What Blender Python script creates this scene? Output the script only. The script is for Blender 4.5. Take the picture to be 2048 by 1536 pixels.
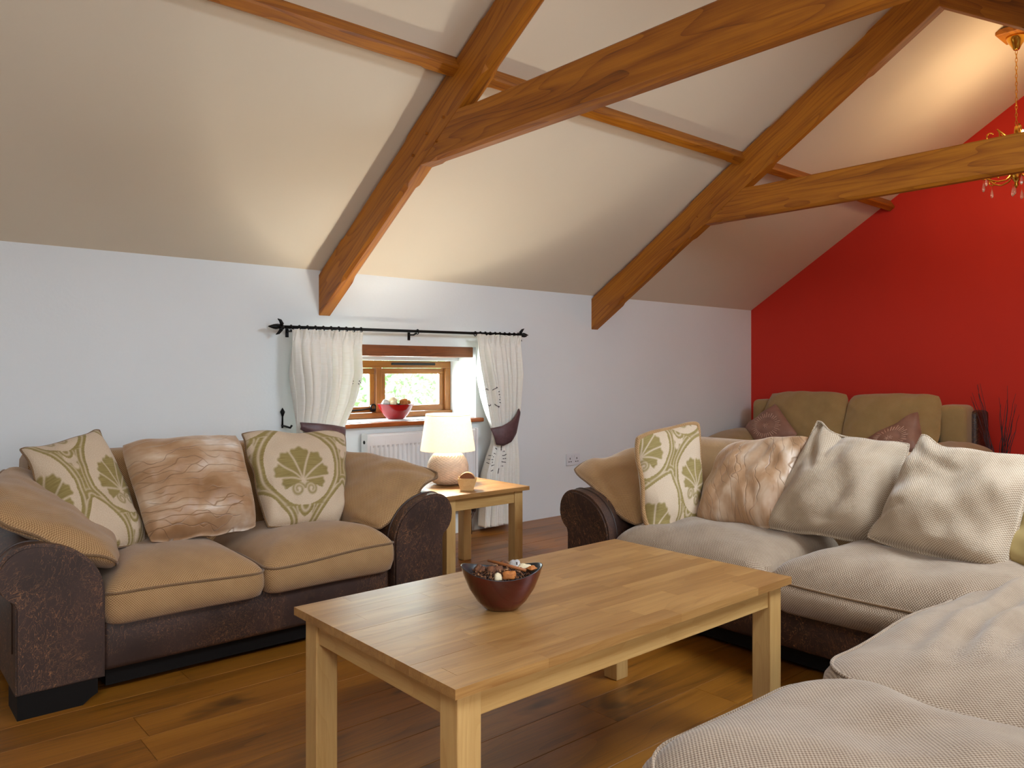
import bpy, bmesh, math, random
import numpy as np
from mathutils import Vector, Matrix

for o in list(bpy.data.objects): bpy.data.objects.remove(o)
S = bpy.context.scene
COL = S.collection
PI = math.pi
random.seed(7)

# ------------------------------------------------------------------ camera, world, exposure, large lights
cam = bpy.data.cameras.new('camera'); camo = bpy.data.objects.new('camera', cam); COL.objects.link(camo)
cam.sensor_width = 36; cam.lens = 36*1552.9/2048; cam.shift_y = -25/2048; cam.clip_start = .05
camo.location = (0, 0, 1.1); camo.rotation_euler = (PI/2, 0, math.radians(49.09-90))
S.camera = camo
S.view_settings.view_transform = 'Standard'; S.view_settings.look = 'None'
S.view_settings.gamma = 1; S.view_settings.use_curve_mapping = False
S.view_settings.exposure = 0.12

w = bpy.data.worlds.new('sky'); S.world = w; w.use_nodes = True
bg = w.node_tree.nodes['Background']; bg.inputs[0].default_value = (.80, .90, 1.0, 1); bg.inputs[1].default_value = 12.0

def area(name, loc, rot, sx, sy, power, col):
    l = bpy.data.lights.new(name, 'AREA'); l.shape = 'RECTANGLE'; l.size = sx; l.size_y = sy
    l.energy = power; l.color = col
    o = bpy.data.objects.new(name, l); COL.objects.link(o); o.location = loc; o.rotation_euler = rot
    return o
DAY = (.70, .84, 1.0)
SLOPE = .64; ANG = math.atan(SLOPE)
YW, YB, YR = 4.244, -.914, 1.665           # window wall, opposite wall, ridge
EZ = 1.702; RZ = EZ+SLOPE*(YW-YR)
XL, XR = -2.2, 6.80
# lights in two roof windows and a front window, invented to shape the shadows
ADDED_ROOFWIN = [(2.45, 3.55), (-.95, .15)]
for i, (a, b) in enumerate(ADDED_ROOFWIN):
    y = -.02; z = RZ-SLOPE*(YR-y)
    area('added_roof_window_light', ((a+b)/2, y-.03, z+.05), (ANG, 0, 0), b-a-.06, .80, (48, 14)[i], DAY)
area('window_daylight', (2.74, 4.78, 1.02), (PI/2, 0, PI), 1.1, .40, 70, (.86, .95, 1.0)).rotation_euler = (-PI/2, 0, 0)
area('added_front_window_light', (.75, YB+.02, 1.22), (PI/2, 0, 0), 1.5, .7, 30, (.95, .95, .97))  # unseen window made up to light the two-seater's front faces

# ------------------------------------------------------------------ helpers
WM = {}
def tag(o, label, cat=None, group=None, kind=None):
    if label: o['label'] = label
    if cat: o['category'] = cat
    if group: o['group'] = group
    if kind: o['kind'] = kind
    return o
def thing(name, label, cat, loc, group=None):
    o = bpy.data.objects.new(name, None); COL.objects.link(o); o.empty_display_size = .05
    o.location = loc; WM[o] = Matrix.Translation(Vector(loc))
    return tag(o, label, cat, group)
def place(o, parent, frame):
    WM[o] = frame
    if parent is not None:
        o.parent = parent
        o.matrix_basis = WM[parent].inverted() @ frame
    else: o.matrix_basis = frame
def mk(name, VF, mat, parent=None, frame=None, smooth=False, uv='box', kind=None, auto=None):
    V = np.asarray(VF[0], float).reshape(-1, 3); F = VF[1]
    if frame is None:
        lo, hi = V.min(0), V.max(0)
        frame = Matrix.Translation(((lo[0]+hi[0])/2, (lo[1]+hi[1])/2, lo[2]))
    inv = np.array(frame.inverted())
    L = V @ inv[:3, :3].T + inv[:3, 3]
    me = bpy.data.meshes.new(name); me.from_pydata(L.tolist(), [], [tuple(f) for f in F]); me.update()
    if smooth: me.polygons.foreach_set('use_smooth', [True]*len(me.polygons))
    if auto is not None:
        me.polygons.foreach_set('use_smooth', [True]*len(me.polygons))
        me.set_sharp_from_angle(angle=math.radians(auto))
    if isinstance(uv, str) and uv == 'box': boxuv(me)
    elif uv is not None and not isinstance(uv, str): vertuv(me, uv)
    me.materials.append(mat)
    o = bpy.data.objects.new(name, me); COL.objects.link(o); place(o, parent, frame)
    if kind: o['kind'] = kind
    return o
def boxuv(me):
    n = len(me.loops); ul = me.uv_layers.new(name='UVMap')
    co = np.empty(len(me.vertices)*3); me.vertices.foreach_get('co', co); co = co.reshape(-1, 3)
    vi = np.empty(n, int); me.loops.foreach_get('vertex_index', vi)
    lt = np.empty(len(me.polygons), int); me.polygons.foreach_get('loop_total', lt)
    nr = np.empty(len(me.polygons)*3); me.polygons.foreach_get('normal', nr); nr = np.abs(nr.reshape(-1, 3))
    nr[:, 2] *= 1.1
    ax = np.repeat(nr.argmax(1), lt); c = co[vi]
    u = np.where(ax == 0, c[:, 1], c[:, 0]); v = np.where(ax == 2, c[:, 1], c[:, 2])
    ul.data.foreach_set('uv', np.stack([u, v], 1).ravel())
def vertuv(me, uv):
    n = len(me.loops); ul = me.uv_layers.new(name='UVMap')
    vi = np.empty(n, int); me.loops.foreach_get('vertex_index', vi)
    ul.data.foreach_set('uv', np.asarray(uv, float)[vi].ravel())
def join(*vfs):
    V = []; F = []; n = 0
    for v, f in vfs:
        v = np.asarray(v, float).reshape(-1, 3); V.append(v); F += [tuple(i+n for i in q) for q in f]; n += len(v)
    return np.concatenate(V), F
def box(x0, x1, y0, y1, z0, z1, bev=0, seg=2):
    if x0 > x1: x0, x1 = x1, x0
    if y0 > y1: y0, y1 = y1, y0
    V = [(x, y, z) for x in (x0, x1) for y in (y0, y1) for z in (z0, z1)]
    F = [(0, 1, 3, 2), (4, 6, 7, 5), (0, 4, 5, 1), (2, 3, 7, 6), (0, 2, 6, 4), (1, 5, 7, 3)]
    if not bev: return np.array(V, float), F
    bm = bmesh.new(); vs = [bm.verts.new(v) for v in V]
    for f in F: bm.faces.new([vs[i] for i in f])
    bmesh.ops.bevel(bm, geom=bm.edges[:], offset=bev, segments=seg, affect='EDGES', profile=.5)
    bm.verts.index_update()
    r = np.array([v.co[:] for v in bm.verts]), [tuple(v.index for v in f.verts) for f in bm.faces]
    bm.free(); return r
def tube(pts, rad, n=8, closed=False):
    P = np.array(pts, float); m = len(P); rad = np.broadcast_to(np.asarray(rad, float), (m,))
    T = np.roll(P, -1, 0)-np.roll(P, 1, 0) if closed else np.gradient(P, axis=0)
    T /= np.linalg.norm(T, axis=1)[:, None]+1e-12
    up = np.array([0, 0, 1.]) if abs(T[0][2]) < .9 else np.array([1., 0, 0])
    V = []; a = np.linspace(0, 2*PI, n, endpoint=False)
    nrm = np.cross(T[0], up); nrm /= np.linalg.norm(nrm)
    for i in range(m):
        nrm = nrm-T[i]*(nrm@T[i]); nrm /= np.linalg.norm(nrm)+1e-12
        b = np.cross(T[i], nrm)
        V.append(P[i]+rad[i]*(np.cos(a)[:, None]*nrm+np.sin(a)[:, None]*b))
    V = np.concatenate(V); F = []
    for i in range(m if closed else m-1):
        j = (i+1) % m
        for k in range(n):
            l = (k+1) % n; F.append((i*n+k, i*n+l, j*n+l, j*n+k))
    if not closed: F.append(tuple(range(n-1, -1, -1))); F.append(tuple((m-1)*n+k for k in range(n)))
    return V, F
def lathe(prof, c, n=32, cap=True):
    prof = np.array(prof, float); a = np.linspace(0, 2*PI, n, endpoint=False); V = []; F = []
    for r, z in prof: V.append(np.stack([c[0]+r*np.cos(a), c[1]+r*np.sin(a), np.full(n, c[2]+z)], 1))
    for i in range(len(prof)-1):
        for k in range(n):
            l = (k+1) % n; F.append((i*n+k, i*n+l, (i+1)*n+l, (i+1)*n+k))
    if cap: F.append(tuple(range(n-1, -1, -1))); F.append(tuple((len(prof)-1)*n+k for k in range(n)))
    return np.concatenate(V), F
def prism(poly, axis, a, b):
    """extrude a 2-D polygon along an axis: axis 0 -> poly is (y,z); 1 -> (x,z); 2 -> (x,y)"""
    n = len(poly); V = []
    for t in (a, b):
        for p, q in poly: V.append({0: (t, p, q), 1: (p, t, q), 2: (p, q, t)}[axis])
    F = [tuple(range(n)), tuple(range(2*n-1, n-1, -1))]+[(i, i+n, (i+1) % n+n, (i+1) % n) for i in range(n)]
    V = np.array(V, float)
    bm = bmesh.new(); vs = [bm.verts.new(v) for v in V]
    for f in F: bm.faces.new([vs[i] for i in f])
    bmesh.ops.recalc_face_normals(bm, faces=bm.faces[:]); bm.verts.index_update()
    F = [tuple(v.index for v in f.verts) for f in bm.faces]; bm.free()
    return V, F
def fixn(VF):
    bm = bmesh.new(); vs = [bm.verts.new(v) for v in VF[0]]
    for f in VF[1]:
        try: bm.faces.new([vs[i] for i in f])
        except ValueError: pass
    bmesh.ops.recalc_face_normals(bm, faces=bm.faces[:]); bm.verts.index_update()
    r = np.array([v.co[:] for v in bm.verts]), [tuple(v.index for v in f.verts) for f in bm.faces]; bm.free(); return r
def sn(x, y, f, seed, k=7):
    r = np.random.RandomState(seed); out = 0
    for i in range(k):
        a = r.uniform(0, 2*PI); g = f*r.uniform(.6, 1.6)
        out = out+np.sin((x*np.cos(a)+y*np.sin(a))*g+r.uniform(0, 6.28))
    return out/k**.5
def blob(c, r, seed, sx=1, sy=1, sz=1, amp=.18, n=10, m=7):
    V = []; F = []
    th = np.linspace(0, PI, m); ph = np.linspace(0, 2*PI, n, endpoint=False); rs = np.random.RandomState(seed)
    o = rs.uniform(0, 6, 3)
    for t in th:
        for p in ph:
            d = np.array([math.sin(t)*math.cos(p), math.sin(t)*math.sin(p), math.cos(t)])
            k = r*(1+amp*math.sin(3*d[0]+o[0])*math.sin(4*d[1]+o[1])+amp*.6*math.sin(6*d[2]+o[2]))
            V.append((c[0]+d[0]*k*sx, c[1]+d[1]*k*sy, c[2]+d[2]*k*sz))
    for i in range(m-1):
        for k in range(n):
            l = (k+1) % n; F.append((i*n+k, (i+1)*n+k, (i+1)*n+l, i*n+l))
    return np.array(V), F

# ------------------------------------------------------------------ materials
def lin(h):
    h = h.lstrip('#'); r = []
    for i in (0, 2, 4):
        c = int(h[i:i+2], 16)/255; r.append(c/12.92 if c <= .04045 else ((c+.055)/1.055)**2.4)
    return (*r, 1)
class G:
    def __init__(s, name):
        s.mat = bpy.data.materials.new(name); s.mat.use_nodes = True; s.t = s.mat.node_tree
        s.b = s.t.nodes['Principled BSDF']; s.tc = None
    def n(s, typ, ins=None, **pr):
        nd = s.t.nodes.new('ShaderNode'+typ)
        for k, v in pr.items(): setattr(nd, k, v)
        for k, v in (ins or {}).items(): s.set(nd.inputs[k], v)
        return nd
    def set(s, sock, v):
        if isinstance(v, bpy.types.NodeSocket): s.t.links.new(v, sock)
        else: sock.default_value = v
    def m(s, op, a, b=0., c=None):
        ins = {0: a, 1: b}
        if c is not None: ins[2] = c
        return s.n('Math', ins, operation=op).outputs[0]
    def ramp(s, fac, stops, interp='LINEAR'):
        nd = s.n('ValToRGB', {0: fac}); cr = nd.color_ramp; cr.interpolation = interp
        while len(cr.elements) < len(stops): cr.elements.new(.5)
        for e, (p, c) in zip(cr.elements, stops):
            e.position = p; e.color = c if not isinstance(c, (int, float)) else (c, c, c, 1)
        return nd.outputs[0]
    def mix(s, f, a, b, mode='MIX'):
        nd = s.n('Mix', data_type='RGBA', blend_type=mode); s.set(nd.inputs[0], f); s.set(nd.inputs[6], a); s.set(nd.inputs[7], b)
        return nd.outputs[2]
    def co(s, k='Object'):
        if s.tc is None: s.tc = s.n('TexCoord')
        return s.tc.outputs[k]
    def map(s, v, sc=(1, 1, 1), loc=(0, 0, 0), rot=(0, 0, 0)):
        return s.n('Mapping', {'Vector': v, 'Scale': sc, 'Location': loc, 'Rotation': rot}).outputs[0]
    def noise(s, v, sc, det=3, ro=.5, dist=0):
        return s.n('TexNoise', {'Vector': v, 'Scale': sc, 'Detail': det, 'Roughness': ro, 'Distortion': dist}).outputs[0]
    def rnd(s): return s.n('ObjectInfo').outputs['Random']
    def shift(s, v, k=37.):
        r = s.m('MULTIPLY', s.rnd(), k)
        return s.n('VectorMath', {0: v, 1: s.n('CombineXYZ', {0: r, 1: r, 2: r}).outputs[0]}, operation='ADD').outputs[0]
    def bump(s, h, st=.3, d=.01):
        nd = s.n('Bump', {'Height': h, 'Strength': st, 'Distance': d}); s.t.links.new(nd.outputs[0], s.b.inputs['Normal'])
    def out(s, col=None, ro=.5, metal=0, spec=None, **kw):
        if col is not None: s.set(s.b.inputs['Base Color'], col)
        s.set(s.b.inputs['Roughness'], ro); s.set(s.b.inputs['Metallic'], metal)
        if spec is not None: s.set(s.b.inputs['Specular IOR Level'], spec)
        for k, v in kw.items(): s.set(s.b.inputs[k.replace('_', ' ')], v)
        return s.mat
def plain(name, h, ro=.5, metal=0, var=.06, sc=8, bump=0, **kw):
    g = G(name); c = lin(h); v = g.noise(g.co(), sc, 4)
    d = tuple(x*(1-var) for x in c[:3])+(1,); l = tuple(min(1, x*(1+var)) for x in c[:3])+(1,)
    if bump: g.bump(g.noise(g.co(), sc*6, 3), bump, .005)
    return g.out(g.ramp(v, [(.3, d), (.7, l)]), ro, metal, **kw)

def paint(name, h, lump=.12):
    g = G(name); o = g.co()
    n1 = g.noise(o, 1.6, 3); n2 = g.noise(o, 60, 3)
    c = lin(h); d = tuple(x*.97 for x in c[:3])+(1,)
    g.bump(g.m('ADD', g.m('MULTIPLY', n1, 3.), g.m('MULTIPLY', n2, .12)), lump, .02)
    return g.out(g.ramp(n1, [(.3, d), (.7, c)]), .75)
M_WALL = paint('white_emulsion', '#e6eaea', .25)
M_CEIL = paint('cream_ceiling_paint', '#e2d5be', .05)
M_RED = paint('red_emulsion', '#cf2a16', .05)

def wood(name, dark, mid, light, ro=.45, vary=.25, grain=1., ring=.5, sc=1., coat=0, knots=0.):
    g = G(name); o = g.shift(g.co())
    st = g.map(o, (1.2*sc, 14*sc, 14*sc))
    fine = g.noise(g.map(o, (5*sc, 160*sc, 160*sc)), 1, 2, .6)
    big = g.noise(st, 1.0, 4, .55, .6)
    # cathedral rings from distorted distance across the board
    warp = g.noise(g.map(o, (.55*sc, 4*sc, 4*sc)), 1.0, 2, .5)
    sx = g.n('SeparateXYZ', {0: o})
    rr = g.m('ADD', g.m('MULTIPLY', sx.outputs[1], 9*sc), g.m('ADD', g.m('MULTIPLY', sx.outputs[2], 7*sc), g.m('MULTIPLY', warp, 7.)))
    rg = g.m('FRACT', g.m('MULTIPLY', rr, 2.6)); rg = g.m('POWER', rg, 4.)
    f = g.m('ADD', g.m('MULTIPLY', big, .75*grain), g.m('ADD', g.m('MULTIPLY', fine, .35*grain), g.m('MULTIPLY', rg, -.22*ring)))
    f = g.m('ADD', f, g.m('MULTIPLY', g.m('SUBTRACT', g.rnd(), .5), vary))
    col = g.ramp(f, [(.22, lin(dark)), (.5, lin(mid)), (.8, lin(light))])
    if knots:
        kn = g.noise(g.map(o, (2.2, 5.5, 5.5)), 1, 3, .6, .4)
        col = g.mix(g.m('MULTIPLY', g.ramp(kn, [(.585, 0.), (.71, 1.)]), knots), col, lin('#2a1708'))
    g.bump(g.m('ADD', fine, g.m('MULTIPLY', rg, -.4)), .12, .002)
    rough = g.m('ADD', ro-.06, g.m('MULTIPLY', fine, .14))
    return g.out(col, rough, Coat_Weight=coat, Coat_Roughness=.3)
M_BEAM = wood('stained_oak_beam', '#5a2c04', '#935208', '#b57014', .52, .10, 1.15, 1.0, 1., .0)
M_FLOOR = wood('oak_floorboard', '#55320c', '#8e5818', '#a87026', .36, .08, .9, .45, .8, .05, .7)
M_TABLE = wood('solid_oak_stave', '#8e6232', '#b88c52', '#cda46a', .42, .13, .6, .3, 1.6, .15)
M_TLEG = wood('pale_oak_leg', '#b48a50', '#cfa86c', '#dcba84', .42, .15, .6, .3, 1.4)
M_FRAME = wood('window_oak', '#774410', '#9c621e', '#b27832', .4, .1, .7, .3, 2.)
M_LINTEL = wood('lintel_oak', '#5c2d0e', '#834718', '#9a5a24', .5, .1, .8, .5, 1.5)
M_NOSE = wood('sill_nosing_wood', '#86400f', '#a8581c', '#b96a2a', .35, .1, .6, .2, 2.)
M_TRUG = wood('pale_birch', '#c99a5c', '#dfb87e', '#ecca96', .45, .2, .5, .2, 3.)

def weave(name, hi, lo, tint=.5, per=.0084, wear=.30, stren=.55):
    g = G(name); uv = g.co('UV'); sp = g.n('SeparateXYZ', {0: g.map(uv, (1, 1, 1), (0, 0, 0), (0, 0, .05))})
    k = 2*PI/per
    a = g.m('SINE', g.m('MULTIPLY', sp.outputs[0], k)); b = g.m('SINE', g.m('MULTIPLY', sp.outputs[1], k))
    h = g.m('MULTIPLY', a, b); h01 = g.m('ADD', g.m('MULTIPLY', h, .5), .5)
    n = g.noise(uv, 9, 4, .6); n2 = g.noise(uv, 420, 2)
    f = g.m('ADD', g.m('MULTIPLY', h01, stren), g.m('ADD', g.m('MULTIPLY', n2, .30), g.m('MULTIPLY', g.m('SUBTRACT', n, .5), wear)))
    col = g.ramp(f, [(.12, lin(lo)), (.72, lin(hi))])
    g.bump(g.m('ADD', h01, g.m('MULTIPLY', n2, .4)), .45, .0022)
    return g.out(col, .88, spec=.2, Sheen_Weight=.25, Sheen_Roughness=.5)
M_TAN = weave('warm_lit_basket_weave', '#c09a6c', '#785430')  # cloth of both sofas, with warm lamplight put into this tone
M_GREIGE = weave('cool_lit_basket_weave', '#bda88f', '#5f442c')  # same cloth, with cooler daylight put into its tone
M_CREAM = weave('cream_basket_weave', '#cdbca4', '#80664a')
M_GREYW = weave('grey_brown_weave', '#a79a8c', '#5e5145')
M_CHEN = weave('camel_chenille', '#c2a472', '#8f7448', per=.012, stren=.3)
def leather():
    g = G('distressed_brown_leather'); o = g.co()
    n1 = g.noise(o, 4, 5, .6); sc = 0
    for i, (rot, s, st) in enumerate((((.3, .5, .6), 3.2, 15.), ((.2, 1.0, -.5), 4., 13.), ((.6, 1.4, .2), 5., 16.), ((.1, -.7, 1.1), 6., 14.))):
        d = g.noise(g.map(g.map(o, rot=rot), (1, st, st), (i*3., i*1.3, i*.7)), s, 2, .5, .8)
        ln = g.ramp(g.m('ABSOLUTE', g.m('SUBTRACT', d, .5)), [(.0, 1.), (.013, 0.)])
        msk = g.ramp(g.noise(g.map(o, (1, 1, 1), (i*7., 2, 1)), 3.6, 2), [(.48, 0.), (.62, 1.)])
        x = g.m('MULTIPLY', ln, msk); sc = x if i == 0 else g.m('MAXIMUM', sc, x)
    pat = g.ramp(g.noise(o, 4.5, 7, .72), [(.56, 0.), (.78, 1.)])
    base = g.ramp(n1, [(.3, lin('#2a1b15')), (.7, lin('#432e26'))])
    col = g.mix(g.m('MULTIPLY', pat, .65), base, lin('#6a452f'))
    col = g.mix(g.m('MULTIPLY', sc, .85), col, lin('#a8744a'))
    g.bump(g.m('ADD', g.noise(o, 120, 3), g.m('MULTIPLY', sc, .4)), .18, .002)
    return g.out(col, g.m('ADD', .38, g.m('MULTIPLY', n1, .2)), spec=.45)
M_LEA = leather()
M_LPIPE = plain('dark_leather_piping', '#33231c', .45)
M_BLACKFOOT = plain('black_stained_foot', '#0c0806', .6, spec=.2)
M_PIPE = weave('brown_piping', '#8f6f4c', '#5a4028', per=.006)
def velvet(name, rot):
    g = G(name); uv = g.map(g.co('UV'), rot=(0, 0, rot))
    n = g.noise(g.map(uv, (1., 2.0, 1)), 4.2, 4, .55, .3)
    sp = g.n('SeparateXYZ', {0: uv}); ln = 0
    for i, (fq, am, sc) in enumerate(((30., 3.4, 5.), (22., 4.2, 7.))):
        t = g.m('ADD', g.m('MULTIPLY', sp.outputs[1], fq), g.m('MULTIPLY', g.noise(g.map(uv, (1, .6, 1), (i*4., i, 0)), sc, 2), am))
        x = g.ramp(g.m('ABSOLUTE', g.m('SUBTRACT', g.m('FRACT', t), .5)), [(.0, 1.), (.055, 0.)])
        x = g.m('MULTIPLY', x, g.ramp(g.noise(g.map(uv, (.6, 1, 1), (i*9., 3, 0)), 7, 2), [(.46, 0.), (.54, 1.)]))
        ln = x if i == 0 else g.m('MAXIMUM', ln, x)
    col = g.ramp(n, [(.32, lin('#906843')), (.48, lin('#ab8664')), (.60, lin('#c4a98e')), (.70, lin('#e0d4c8'))])  # pale stops paint the nap's sheen and highlights as patches of colour
    col = g.mix(g.m('MULTIPLY', ln, .55), col, lin('#7a5434'))
    g.bump(g.m('ADD', g.m('MULTIPLY', ln, -1.2), g.m('MULTIPLY', n, .6)), .5, .005)
    return g.out(col, .40, spec=.45, Sheen_Weight=.6, Sheen_Roughness=.35, Sheen_Tint=lin('#f0e2d2'))
M_VELVET = velvet('crinkled_gold_velvet', .0); M_VELVET2 = velvet('crinkled_gold_velvet_turned', 1.25)
def damask():
    g = G('damask_palmette_cloth'); a = g.n('Attribute', attribute_name='motif').outputs['Fac']; uv = g.co('UV')
    st = g.noise(g.map(uv, (14, 260, 1)), 1, 3, .6); th = g.noise(g.map(uv, (320, 320, 1)), 1, 2)
    ol = g.ramp(st, [(.3, lin('#7f6c3a')), (.7, lin('#9a8852'))]); cr = g.ramp(th, [(.3, lin('#bda58a')), (.7, lin('#d0bca2'))])
    g.bump(g.m('ADD', g.m('MULTIPLY', a, .6), g.m('MULTIPLY', st, .5)), .25, .0015)
    return g.out(g.mix(a, cr, ol), .7, spec=.3, Sheen_Weight=.15)
M_DAMASK = damask()
M_OLIVE = plain('olive_gold_satin', '#a08a58', .35, var=.15, sc=5)
def mauve():
    g = G('mauve_taffeta'); n = g.noise(g.co('UV'), 10, 4)
    g.bump(g.noise(g.co('UV'), 200, 2), .15, .002)
    return g.out(g.ramp(n, [(.3, lin('#86604f')), (.7, lin('#a07a68'))]), .5, spec=.4)
M_MAUVE = mauve()
M_EMB = plain('pink_gold_embroidery', '#cfa892', .4)
M_CURT = None
def curtain_mat():
    g = G('ivory_curtain_silk'); n = g.noise(g.map(g.co('UV'), (3, 40, 1)), 6, 3)
    col = g.ramp(n, [(.3, lin('#f5f1e6')), (.7, lin('#fcfaf3'))])
    g.out(col, .6, spec=.25)
    tr = g.n('BsdfTranslucent', {0: col}); mx = g.n('MixShader', {0: .14, 1: g.b.outputs[0], 2: tr.outputs[0]})
    g.t.links.new(mx.outputs[0], g.t.nodes['Material Output'].inputs[0]); return g.mat
M_CURT = curtain_mat()
M_TIE = plain('plum_tieback_silk', '#5b4245', .45, var=.25, sc=30)
M_DASH = plain('dark_motif_thread', '#3a3330', .6)
M_IRON = plain('black_wrought_iron', '#0d0d0e', .4, .6)
M_WHITEP = plain('white_enamel', '#eeeeee', .25, var=.02)
M_PLAST = plain('white_plastic', '#dfe1e4', .35, var=.02)
M_DARK = plain('dark_recess', '#141210', .7)
M_BRASS = plain('polished_brass', '#d9a441', .18, 1., var=.1)
M_RAD = plain('radiator_enamel', '#eeeeef', .3, var=.02)
M_COPPER = plain('tarnished_pipe', '#4d3a33', .35, .8)
def glassm(name, col, thin=True):
    g = G(name); n = g.noise(g.co(), 3, 2)
    tr = g.n('BsdfTransparent', {0: col}); gl = g.n('BsdfGlossy', {0: (1, 1, 1, 1), 'Roughness': .03})
    fr = g.n('Fresnel', {'IOR': g.m('ADD', 1.44, g.m('MULTIPLY', n, .02))})
    mx = g.n('MixShader', {0: g.m('MULTIPLY', fr.outputs[0], .6), 1: tr.outputs[0], 2: gl.outputs[0]})
    g.t.links.new(mx.outputs[0], g.t.nodes['Material Output'].inputs[0]); return g.mat
M_GLASS = glassm('window_glass', (.97, 1, .99, 1))
M_CRYSTAL = plain('crystal_drop', '#fff6ea', .03, var=.01, Transmission_Weight=.9)
def bowlmat():
    g = G('red_lacquer'); n = g.noise(g.co(), 6, 3)
    return g.out(g.ramp(n, [(.3, lin('#2a0304')), (.7, lin('#580709'))]), .14, spec=.6, Coat_Weight=.6, Coat_Roughness=.05)
M_BOWL = bowlmat()
M_BOWLRED = plain('bright_red_glaze', '#8c0c10', .12, var=.2, sc=5)
M_BOWLIN = plain('charcoal_lacquer_inside', '#23262a', .3)
def shade():
    g = G('cream_linen_lampshade'); n = g.noise(g.co(), 180, 2)
    col = g.ramp(n, [(.3, lin('#f6f2ea')), (.7, lin('#fdfbf6'))]); g.out(col, .8)
    tr = g.n('BsdfTranslucent', {0: col}); mx = g.n('MixShader', {0: .75, 1: g.b.outputs[0], 2: tr.outputs[0]})
    g.t.links.new(mx.outputs[0], g.t.nodes['Material Output'].inputs[0]); return g.mat
M_SHADE = shade()
M_WICKER = plain('whitewashed_wicker', '#d8bfa4', .6, var=.12, sc=40)
def bulbm(name, col, st):
    g = G(name); n = g.noise(g.co(), 5, 1)
    g.out(col, .4, Emission_Color=g.ramp(n, [(.0, col), (1., col)]), Emission_Strength=st); return g.mat
M_BULB = bulbm('lit_bulb', (1, .75, .42, 1), 25.)
M_LEAF = plain('leaf_green', '#a6cf8c', .6, var=.35, sc=2)
M_BARK = plain('bark', '#6b5a48', .8, var=.3, sc=12)
M_GRASS = plain('mown_grass', '#8fae6a', .9, var=.2, sc=3)
M_TWIG = plain('plum_twig', '#3b1416', .6, var=.3, sc=20)

# ------------------------------------------------------------------ the shell
def struct(o): o['kind'] = 'structure'; return o
def ceil_z(y): return EZ+SLOPE*(YW-y) if y >= YR else EZ+SLOPE*(y-YB)
WX0, WX1, WZ0, WZ1 = 2.13, 3.345, .785, 1.192      # window opening
LZ1 = 1.268
T = .36
def hole_wall(axis_rects, y0, y1):
    return join(*[box(a, b, y0, y1, c, d) for a, b, c, d in axis_rects])
struct(mk('wall_back', hole_wall([(XL, WX0, -.12, EZ+.05), (WX1, XR, -.12, EZ+.05), (WX0, WX1, -.12, WZ0-.03), (WX0, WX1, LZ1, EZ+.05)], YW, YW+T), M_WALL))
struct(mk('wall_front', box(XL, XR, YB-.2, YB, -.12, EZ), M_WALL))
gp = [(YB-.2, -.12), (YW+T, -.12), (YW+T, EZ-.1), (YW, EZ), (YR, RZ), (YB, EZ), (YB-.2, EZ-.1)]
struct(mk('wall_right', prism(gp, 0, XR, XR+.2), M_RED))
struct(mk('wall_left', prism(gp, 0, XL-.2, XL), M_WALL))
def slab(xa, xb, ya, yb):
    poly = [(ya, ceil_z(ya)), (yb, ceil_z(yb)), (yb, ceil_z(yb)+.12), (ya, ceil_z(ya)+.12)]
    return prism(poly, 0, xa, xb)
struct(mk('ceiling', slab(XL, XR, YR, YW+.001), M_CEIL))
ry0, ry1 = -.40, .36
parts = []
xs = [XL]+[v for ab in sorted(ADDED_ROOFWIN) for v in ab]+[XR]
for i in range(0, len(xs), 2): parts.append(slab(xs[i], xs[i+1], YB, YR-.0005))
for a, b in ADDED_ROOFWIN: parts += [slab(a, b, YB, ry0), slab(a, b, ry1, YR-.0005)]
struct(mk('ceiling', join(*parts), M_CEIL))
for i, (a, b) in enumerate(ADDED_ROOFWIN):
    fr = join(slab(a, a+.05, ry0, ry1), slab(b-.05, b, ry0, ry1), slab(a+.05, b-.05, ry0, ry0+.05), slab(a+.05, b-.05, ry1-.05, ry1))
    struct(mk('window_%d' % (i+2), fr, M_FRAME))  # frames for the invented roof windows, out of view
struct(mk('window_4', join(box(-.06, .0, YB, YB+.012, .80, 1.64, .003), box(1.5, 1.56, YB, YB+.012, .80, 1.64, .003), box(0, 1.5, YB, YB+.012, 1.58, 1.64, .003), box(0, 1.5, YB, YB+.012, .80, .86, .003)), M_FRAME))  # frame around the added front light; the wall behind stays solid
# floor: sub-floor plus every board
flo = struct(mk('floor', box(XL, XR, YB, YW, -.12, -.022), M_DARK))
BW = .172; y = 1.454-BW*14; row = 0
rs = random.Random(3)
while y < YW-.01:
    ya, yb = max(y, YB), min(y+BW, YW)
    if yb-ya > .02:
        x = XL-rs.uniform(0, 1.6)
        cuts = []
        while x < XR: cuts.append(x); x += rs.uniform(1.5, 2.5)
        if abs(y-1.626) < .01: cuts = [-2.5, -.1, 1.85, 3.9, 6.0]
        if abs(y-1.454) < .01: cuts = [-2.9, -1.0, .7, 2.25, 4.2, 6.3]
        cuts.append(XR)
        for a, b in zip(cuts, cuts[1:]):
            a = max(a, XL); b = min(b, XR)
            if b-a < .03: continue
            dz = rs.uniform(-.0006, 0)
            V, F = box(a+.0006, b-.0006, ya+.0007, yb-.0007, -.022, dz, .0008, 1)
            fm = Matrix.Translation(((a+b)/2, (ya+yb)/2, -.022))
            mk('floorboard', (V, F), M_FLOOR, flo, fm)
    y += BW; row += 1

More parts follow.
